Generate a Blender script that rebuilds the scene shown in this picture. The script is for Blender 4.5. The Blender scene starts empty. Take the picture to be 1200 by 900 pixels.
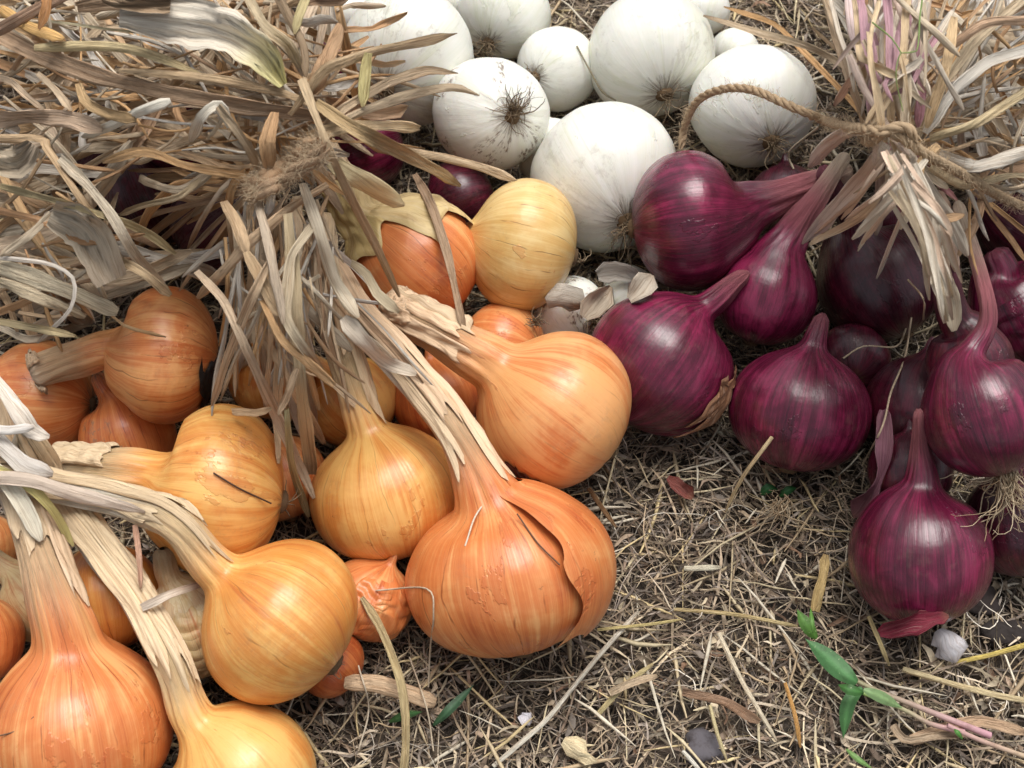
import bpy, math, random
import numpy as np
from mathutils import Vector, Matrix
R_ = random.Random(7)
rng = np.random.default_rng(11)
S = bpy.context.scene
COL = S.collection

# ------------------------------------------------------------------ camera, sky, sun, exposure
W, H = 1200.0, 900.0
HFOV, PITCH = math.radians(41.0), math.radians(56.0)
CAM = np.array([0.0, -0.52, 0.70])
FPX = W / 2 / math.tan(HFOV / 2)
FW = np.array([0, math.cos(PITCH), -math.sin(PITCH)])
RT = np.array([1.0, 0, 0])
UP = np.array([0, math.sin(PITCH), math.cos(PITCH)])

cd = bpy.data.cameras.new('camera')
cam = bpy.data.objects.new('camera', cd); COL.objects.link(cam)
cam.location = CAM
cam.rotation_euler = (math.pi / 2 - PITCH, 0, 0)
cd.sensor_width = 36; cd.lens = 18 / math.tan(HFOV / 2)
cd.clip_start = 0.02; cd.clip_end = 200
cd.dof.use_dof = True; cd.dof.focus_distance = 0.74; cd.dof.aperture_fstop = 20
S.camera = cam

SUN_EL, SUN_AZ = math.radians(75), math.radians(25)      # azimuth measured from +Y (north) to +X
wd = bpy.data.worlds.new('World'); S.world = wd; wd.use_nodes = True
nt = wd.node_tree
sky = nt.nodes.new('ShaderNodeTexSky'); sky.sky_type = 'NISHITA'; sky.sun_disc = False
sky.sun_elevation = SUN_EL; sky.sun_rotation = SUN_AZ
sky.air_density = 1.0; sky.dust_density = 4.0; sky.ozone_density = 0.6
hsv = nt.nodes.new('ShaderNodeHueSaturation'); hsv.inputs['Saturation'].default_value = .26    # thin cloud greys the blue
nt.links.new(sky.outputs[0], hsv.inputs['Color']); nt.links.new(hsv.outputs[0], nt.nodes['Background'].inputs[0])
nt.nodes['Background'].inputs[1].default_value = 0.105
sl = bpy.data.lights.new('sun', 'SUN'); sl.energy = 2.0; sl.angle = math.radians(36); sl.color = (1.0, 0.97, 0.93)
sun = bpy.data.objects.new('sun', sl); COL.objects.link(sun)
sd = Vector((math.sin(SUN_AZ) * math.cos(SUN_EL), math.cos(SUN_AZ) * math.cos(SUN_EL), math.sin(SUN_EL)))
sun.rotation_euler = sd.to_track_quat('Z', 'Y').to_euler()
S.view_settings.view_transform = 'Standard'; S.view_settings.look = 'None'
S.view_settings.exposure = 0.45; S.view_settings.gamma = 1
S.render.engine = 'CYCLES'

# ------------------------------------------------------------------ picking points in the place
def ray(px, py):
    px = np.asarray(px, float); py = np.asarray(py, float)
    return FW + ((px - W / 2) / FPX)[..., None] * RT + ((H / 2 - py) / FPX)[..., None] * UP
def P3(px, py, d):
    return CAM + ray(px, py) * np.asarray(d, float)[..., None]
def ground_d(px, py, z=0.004):
    r = ray(px, py)
    return (z - CAM[2]) / r[..., 2]
def lin(c):
    return tuple((x / 255 / 12.92 if x <= 10 else ((x / 255 + .055) / 1.055) ** 2.4) for x in c)

# ------------------------------------------------------------------ scene helpers
def tag(o, label=None, cat=None, group=None, kind=None):
    if label: o['label'] = label
    if cat: o['category'] = cat
    if group: o['group'] = group
    if kind: o['kind'] = kind
    return o
def thing(name, loc, label, cat, group=None):
    o = bpy.data.objects.new(name, None); COL.objects.link(o); o.location = tuple(loc)
    o.empty_display_size = .02
    return tag(o, label, cat, group)
def mesh_obj(name, V, F, mat, parent=None, attrs=None, smooth=True):
    V = np.asarray(V, float).reshape(-1, 3)
    loc = np.array(parent_world(parent)) if parent is not None else V.mean(0) * [1, 1, 0]
    Vl = V - loc
    me = bpy.data.meshes.new(name)
    F = np.asarray(F)
    n = F.shape[1]
    me.vertices.add(len(V)); me.vertices.foreach_set('co', Vl.ravel().astype(np.float32))
    me.loops.add(F.size); me.loops.foreach_set('vertex_index', F.ravel().astype(np.int32))
    me.polygons.add(len(F)); me.polygons.foreach_set('loop_start', np.arange(0, F.size, n, dtype=np.int32))
    me.polygons.foreach_set('loop_total', np.full(len(F), n, dtype=np.int32))
    if smooth: me.polygons.foreach_set('use_smooth', np.ones(len(F), bool))
    for k, (ty, arr) in (attrs or {}).items():
        a = me.attributes.new(k, ty, 'POINT')
        a.data.foreach_set('color' if ty == 'FLOAT_COLOR' else ('vector' if ty == 'FLOAT_VECTOR' else 'value'), np.asarray(arr, np.float32).ravel())
    me.update(); me.validate()
    me.materials.append(mat)
    o = bpy.data.objects.new(name, me); COL.objects.link(o)
    if parent is not None: o.parent = parent
    else: o.location = tuple(loc)
    return o
def parent_world(p):
    v = np.zeros(3)
    while p is not None:
        v = v + np.array(p.location); p = p.parent
    return v
def grid_faces(nr, nc, closed=True, off=0):
    i = np.arange(nr - 1)[:, None]; j = np.arange(nc if closed else nc - 1)[None, :]
    a = i * nc + j; b = i * nc + (j + 1) % nc
    f = np.stack([a, b, b + nc, a + nc], -1).reshape(-1, 4)
    return f + off
def catmull(pts, step):
    pts = np.asarray(pts, float)
    if len(pts) < 2: return pts
    P = np.vstack([2 * pts[0] - pts[1], pts, 2 * pts[-1] - pts[-2]])
    out = []
    for i in range(1, len(P) - 2):
        n = max(2, int(np.linalg.norm(P[i + 1][:2] - P[i][:2]) / step))
        t = np.linspace(0, 1, n, endpoint=False)[:, None]
        p0, p1, p2, p3 = P[i - 1], P[i], P[i + 1], P[i + 2]
        out.append(.5 * (2 * p1 + (p2 - p0) * t + (2 * p0 - 5 * p1 + 4 * p2 - p3) * t ** 2 + (3 * p1 - p0 - 3 * p2 + p3) * t ** 3))
    out.append(P[-2][None])
    return np.vstack(out)
def smooth1(a, it=2, fix0=True):
    a = np.array(a, float)
    for _ in range(it):
        b = a.copy()
        b[1:-1] = (a[:-2] + 2 * a[1:-1] + a[2:]) / 4
        if not fix0: b[0] = (a[0] + a[1]) / 2
        b[-1] = (a[-1] * 2 + a[-2]) / 3
        a = b
    return a
def unit(v): return v / (np.linalg.norm(v, axis=-1, keepdims=True) + 1e-12)
def frames(C, n0):
    T = unit(np.gradient(C, axis=0))
    N = np.zeros_like(C); n = np.array(n0, float)
    for i in range(len(C)):
        n = n - T[i] * (n @ T[i]); n /= np.linalg.norm(n) + 1e-12
        N[i] = n
    return T, N, np.cross(T, N)
def ss(x, a, b):
    t = np.clip((np.asarray(x, float) - a) / (b - a), 0, 1); return t * t * (3 - 2 * t)
def wob(x, r, n=4, f=1.0):
    x = np.asarray(x, float); s = np.zeros_like(x)
    for k in range(n): s += math.pow(.65, k) * np.sin(x * f * (1.7 ** k) * r.uniform(.8, 1.2) + r.uniform(0, 6.28))
    return s / 2

# ------------------------------------------------------------------ materials
def newmat(name):
    m = bpy.data.materials.new(name); m.use_nodes = True
    t = m.node_tree; b = t.nodes['Principled BSDF']
    return m, t, b
class NB:
    def __init__(s, t): s.t = t
    def n(s, ty, **kw):
        x = s.t.nodes.new(ty)
        for k, v in kw.items(): setattr(x, k, v)
        return x
    def put(s, sock, v):
        if v is None: return
        if hasattr(v, 'is_output'): s.t.links.new(v, sock)
        else: sock.default_value = v
    def math(s, op, a, b=None, c=None, clamp=False):
        x = s.n('ShaderNodeMath', operation=op, use_clamp=clamp)
        s.put(x.inputs[0], a); s.put(x.inputs[1], b)
        if c is not None: s.put(x.inputs[2], c)
        return x.outputs[0]
    def mr(s, v, a, b, c=0.0, d=1.0, smooth=True):
        x = s.n('ShaderNodeMapRange', interpolation_type='SMOOTHSTEP' if smooth else 'LINEAR')
        s.put(x.inputs[0], v)
        for i, q in zip((1, 2, 3, 4), (a, b, c, d)): s.put(x.inputs[i], q)
        return x.outputs[0]
    def mix(s, f, a, b, blend='MIX'):
        x = s.n('ShaderNodeMix', data_type='RGBA', blend_type=blend, clamp_factor=True)
        s.put(x.inputs[0], f)
        for i, q in ((6, a), (7, b)):
            s.put(x.inputs[i], (*q, 1) if isinstance(q, tuple) and len(q) == 3 else q)
        return x.outputs[2]
    def vec(s, v, sc, add=None):
        x = s.n('ShaderNodeVectorMath', operation='MULTIPLY'); s.put(x.inputs[0], v); s.put(x.inputs[1], sc)
        if add is None: return x.outputs[0]
        y = s.n('ShaderNodeVectorMath', operation='ADD'); s.put(y.inputs[0], x.outputs[0]); s.put(y.inputs[1], add)
        return y.outputs[0]
    def noise(s, v, scale, detail=3, rough=.55, dist=0):
        x = s.n('ShaderNodeTexNoise'); s.put(x.inputs['Vector'], v); x.inputs['Scale'].default_value = scale
        x.inputs['Detail'].default_value = detail; x.inputs['Roughness'].default_value = rough; x.inputs['Distortion'].default_value = dist
        return x.outputs['Fac']
    def attr(s, name, out='Vector', ty='GEOMETRY'):
        x = s.n('ShaderNodeAttribute', attribute_name=name, attribute_type=ty); return x.outputs[out]
    def bump(s, h, strength, dist, prev=None):
        x = s.n('ShaderNodeBump'); s.put(x.inputs['Height'], h); s.put(x.inputs['Strength'], strength); s.put(x.inputs['Distance'], dist)
        if prev is not None: s.put(x.inputs['Normal'], prev)
        return x.outputs[0]

def onion_mat(name, c_light, c_mid, c_deep, c_neck, c_tip, vein, rough, sss, sheen_c, mott=0.0, dirt=.5, neck0=1.0, neck1=1.9, coat=.15):
    m, t, b = newmat(name); q = NB(t)
    sk = q.attr('skin'); seedv = q.attr('seed', 'Vector')       # per-onion constant vector
    tone = q.attr('tone', 'Fac', 'OBJECT')
    base = q.vec(sk, (1, 1, 1), seedv)
    st1 = q.noise(q.vec(sk, (5, 5, .35), seedv), 1.3, 3, .6)
    st2 = q.noise(q.vec(sk, (26, 26, .5), seedv), 1.2, 3, .6)
    st3 = q.noise(q.vec(sk, (70, 70, 1.2), seedv), 1.0, 2, .5)
    patch = q.noise(base, 1.15, 4, .6, .6)
    sep = q.n('ShaderNodeSeparateXYZ'); q.put(sep.inputs[0], sk)
    th = q.math('ARCTAN2', sep.outputs[1], sep.outputs[0]); v = sep.outputs[2]
    f = q.math('ADD', q.math('MULTIPLY', st1, .65), q.math('MULTIPLY', st2, .35))
    f = q.math('ADD', f, q.math('MULTIPLY', q.math('SUBTRACT', patch, .5), .7))
    f = q.math('ADD', f, q.math('MULTIPLY', q.math('SUBTRACT', tone, .5), .5))
    c = q.mix(q.mr(f, .32, .56), c_light, c_mid)
    c = q.mix(q.mr(f, .54, .82), c, c_deep)
    c = q.mix(q.math('MULTIPLY', q.mr(st3, .45, .75), .35), c, c_light)
    if mott:                                                     # broken cloudy mottling of the outer skin
        mo = q.noise(q.vec(sk, (1, 1, 1.0), seedv), 3.2, 6, .7, .8)
        c = q.mix(q.math('MULTIPLY', q.mr(mo, .5, .66), mott), c, c_deep)
    # torn skin: one edge lighter and one darker
    tp = q.noise(q.vec(sk, (1, 1, .7), seedv), .9, 6, .62, .3)
    tear = q.mr(tp, .60, .612)
    c = q.mix(q.math('MULTIPLY', tear, .32), c, c_deep)
    # veins
    wv = q.noise(q.vec(sk, (1.5, 1.5, .8), seedv), 2.0, 2)
    sn = q.math('SINE', q.math('ADD', q.math('MULTIPLY', th, 19.0), q.math('MULTIPLY', wv, 4.0)))
    ln = q.mr(sn, .975, 1.0)
    ln = q.math('MULTIPLY', ln, q.mr(q.noise(base, 2.3, 2), .42, .62))
    ln = q.math('MULTIPLY', ln, q.attr('vein', 'Fac', 'OBJECT'))
    c = q.mix(q.math('MULTIPLY', ln, vein), c, tuple(x * .35 for x in c_deep))
    # neck dries to straw
    nv = q.math('ADD', v, q.math('MULTIPLY', q.math('SUBTRACT', st2, .5), .9))
    c = q.mix(q.mr(nv, neck0, neck1), c, c_neck)
    c = q.mix(q.mr(nv, neck1 + .05, neck1 + 1.2), c, c_tip)
    # fibres of the dry neck
    nk = q.mr(v, 1.0, 1.8)
    fb = q.noise(q.vec(sk, (22, 22, .8), seedv), 1.6, 4, .65)
    c = q.mix(q.math('MULTIPLY', nk, q.mr(fb, .46, .66, 0, .5)), c, tuple(x * .5 for x in c_neck))
    # grime: little dark flecks and soil on the root end
    fl = q.noise(base, 9.0, 6, .75)
    fm = q.math('MULTIPLY', q.mr(fl, .63, .70), q.mr(q.math('ADD', q.noise(base, 2.0, 2), q.math('MULTIPLY', q.mr(v, .6, 1.0), q.mr(v, 1.6, 1.2, 0, .07))), .5, .62))
    c = q.mix(q.math('MULTIPLY', fm, dirt), c, lin((62, 46, 40)))
    s1 = q.noise(q.vec(sk, (1, 1, 1), seedv), 5.5, 8, .78); s2 = q.noise(q.vec(sk, (1, 1, 1), seedv), 1.1, 2)
    sm_ = q.math('MULTIPLY', q.mr(s1, .50, .60), q.mr(q.math('ADD', s2, q.mr(v, -.2, -.9, 0, .06)), .52, .60))
    c = q.mix(q.math('MULTIPLY', sm_, q.attr('stain', 'Fac', 'OBJECT')), c, lin((128, 112, 98)))
    rd = q.math('ADD', v, q.math('MULTIPLY', q.math('SUBTRACT', fl, .5), .35))
    c = q.mix(q.mr(rd, -.93, -1.02, 0, .8), c, lin((92, 70, 50)))
    q.put(b.inputs['Base Color'], c)
    ro = q.math('ADD', q.mr(st2, .3, .7, rough - .05, rough + .12), q.math('MULTIPLY', nk, .35))
    ro = q.math('ADD', ro, q.math('MULTIPLY', q.mr(fl, .5, .7), .15))
    q.put(b.inputs['Roughness'], ro)
    b.inputs['Specular IOR Level'].default_value = .45
    q.put(b.inputs['Coat Weight'], q.math('MULTIPLY', q.math('SUBTRACT', 1.0, nk), coat)); b.inputs['Coat Roughness'].default_value = .36
    if sss:
        b.inputs['Subsurface Weight'].default_value = sss
        b.inputs['Subsurface Radius'].default_value = (1, .6, .35); b.inputs['Subsurface Scale'].default_value = .004
    h1 = q.math('ADD', q.math('MULTIPLY', st2, .6), q.math('MULTIPLY', st3, .25))
    bn = q.bump(h1, .22, .0010)
    bn = q.bump(tear, .5, .0006, bn)
    bn = q.bump(q.noise(base, 2.6, 3, .5, .4), .22, .003, bn)
    bn = q.bump(fb, q.math('MULTIPLY', nk, .9), .002, bn)
    q.put(b.inputs['Normal'], bn)
    return m

M = {}
M['yellow'] = onion_mat('yellow_onion_skin', lin((235, 184, 108)), lin((218, 144, 70)), lin((190, 98, 42)), lin((230, 198, 152)), lin((232, 220, 200)), .7, .30, .12, None, coat=.28)
M['orange'] = onion_mat('copper_onion_skin', lin((231, 168, 108)), lin((211, 124, 68)), lin((180, 84, 42)), lin((230, 192, 150)), lin((234, 222, 206)), .6, .31, .1, None, coat=.24, neck0=1.15, neck1=2.1)
M['green'] = onion_mat('pale_green_onion_skin', lin((228, 200, 140)), lin((216, 176, 108)), lin((204, 128, 66)), lin((186, 164, 112)), lin((190, 176, 140)), .8, .32, .12, None)
M['husk'] = onion_mat('papery_onion_skin', lin((214, 198, 162)), lin((196, 170, 122)), lin((176, 120, 74)), lin((186, 160, 126)), lin((196, 182, 160)), .7, .5, .1, None, mott=.4)
M['white'] = onion_mat('white_onion_skin', lin((236, 235, 228)), lin((230, 230, 220)), lin((216, 218, 194)), lin((222, 214, 188)), lin((210, 200, 176)), .25, .33, .25, None, dirt=.55, coat=.25)
M['red'] = onion_mat('red_onion_skin', lin((138, 38, 76)), lin((82, 14, 41)), lin((38, 6, 21)), lin((186, 112, 118)), lin((224, 204, 178)), .35, .23, .06, None, mott=.35, neck0=1.2, neck1=2.0, coat=.4)
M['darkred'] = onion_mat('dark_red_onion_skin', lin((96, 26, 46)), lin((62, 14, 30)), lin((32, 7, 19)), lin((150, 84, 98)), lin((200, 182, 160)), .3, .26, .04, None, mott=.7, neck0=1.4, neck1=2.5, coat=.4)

def leaf_mat(name, rough=.75, trans=.0, bumpk=1.0):
    m, t, b = newmat(name); q = NB(t)
    fb = q.attr('fib'); ti = q.attr('tint', 'Color')
    n1 = q.noise(q.vec(fb, (5.5, 18, 1)), 1.0, 5, .7)
    n2 = q.noise(q.vec(fb, (24, 26, 1)), 1.0, 3, .6)
    n3 = q.noise(q.vec(fb, (.8, 42, 1)), 1.0, 4, .65)
    c = q.mix(q.mr(n1, .46, .66, 0, .70), ti, q.mix(1.0, ti, (.56, .46, .38), 'MULTIPLY'))
    c = q.mix(q.mr(n2, .5, .72, 0, .5), c, q.mix(.4, ti, (.84, .74, .62)))
    c = q.mix(q.mr(n3, .54, .78, 0, .35), c, q.mix(1.0, ti, (.70, .55, .43), 'MULTIPLY'))
    geo = q.n('ShaderNodeNewGeometry')
    sp = q.noise(q.vec(geo.outputs['Position'], (1, 1, 1)), 420, 4, .7)
    c = q.mix(q.mr(sp, .66, .76, 0, .55), c, (.07, .05, .04))
    q.put(b.inputs['Base Color'], c); b.inputs['Roughness'].default_value = rough
    b.inputs['Specular IOR Level'].default_value = .28
    bn = q.bump(n1, .9 * bumpk, .0024); bn = q.bump(n2, .5 * bumpk, .0009, bn)
    bn = q.bump(n3, .3, .002, bn)
    q.put(b.inputs['Normal'], bn)
    if trans:
        b.inputs['Subsurface Weight'].default_value = trans; b.inputs['Subsurface Radius'].default_value = (1, .8, .6); b.inputs['Subsurface Scale'].default_value = .003
    return m
M['leaf'] = leaf_mat('dried_onion_leaf')
M['paper'] = leaf_mat('papery_dry_skin', .55, 0, .7)
M['skinflap'] = leaf_mat('loose_onion_skin', .42, 0, .2)
def tint_mat(name, rough, dark=.5, scale=300, spec=.3):
    m, t, b = newmat(name); q = NB(t)
    ti = q.attr('tint', 'Color'); geo = q.n('ShaderNodeNewGeometry')
    n = q.noise(geo.outputs['Position'], scale, 4, .7)
    c = q.mix(q.mr(n, .45, .7, 0, dark), ti, q.mix(1.0, ti, (.4, .34, .28), 'MULTIPLY'))
    if name == 'green_weed':
        c = q.mix(q.mr(q.noise(q.vec(geo.outputs['Position'], (1, 1, 1)), 620, 2, .6), .68, .73, 0, .5), c, lin((190, 196, 150)))
    q.put(b.inputs['Base Color'], c); b.inputs['Roughness'].default_value = rough; b.inputs['Specular IOR Level'].default_value = spec
    q.put(b.inputs['Normal'], q.bump(n, .4, .001))
    return m
M['litter'] = tint_mat('straw_litter', .7)
M['root'] = tint_mat('onion_root', .8)
M['twine'] = tint_mat('jute_twine', .9, .4, 500)
M['green_leaf'] = tint_mat('green_weed', .5, .45, 160, .3)
M['soilbit'] = tint_mat('soil_crumb', .95, .6, 200)

def soil_mat():
    m, t, b = newmat('soil'); q = NB(t)
    geo = q.n('ShaderNodeNewGeometry'); p = geo.outputs['Position']
    a = q.noise(p, 60, 6, .7); f = q.noise(q.vec(p, (3, 1, 1)), 130, 5, .7, 1.5); g = q.noise(q.vec(p, (1, 3, 1)), 110, 5, .7, 1.5)
    c = q.mix(q.mr(a, .35, .7), lin((50, 44, 40)), lin((98, 86, 74)))
    c = q.mix(q.mr(q.math('MAXIMUM', f, g), .60, .70, 0, .6), c, lin((140, 120, 90)))
    sx = q.n('ShaderNodeSeparateXYZ'); q.put(sx.inputs[0], p)
    q.put(b.inputs['Base Color'], c); b.inputs['Roughness'].default_value = .95
    bn = q.bump(a, .8, .006); bn = q.bump(f, .6, .003, bn); q.put(b.inputs['Normal'], bn)
    return m
M['soil'] = soil_mat()

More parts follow.
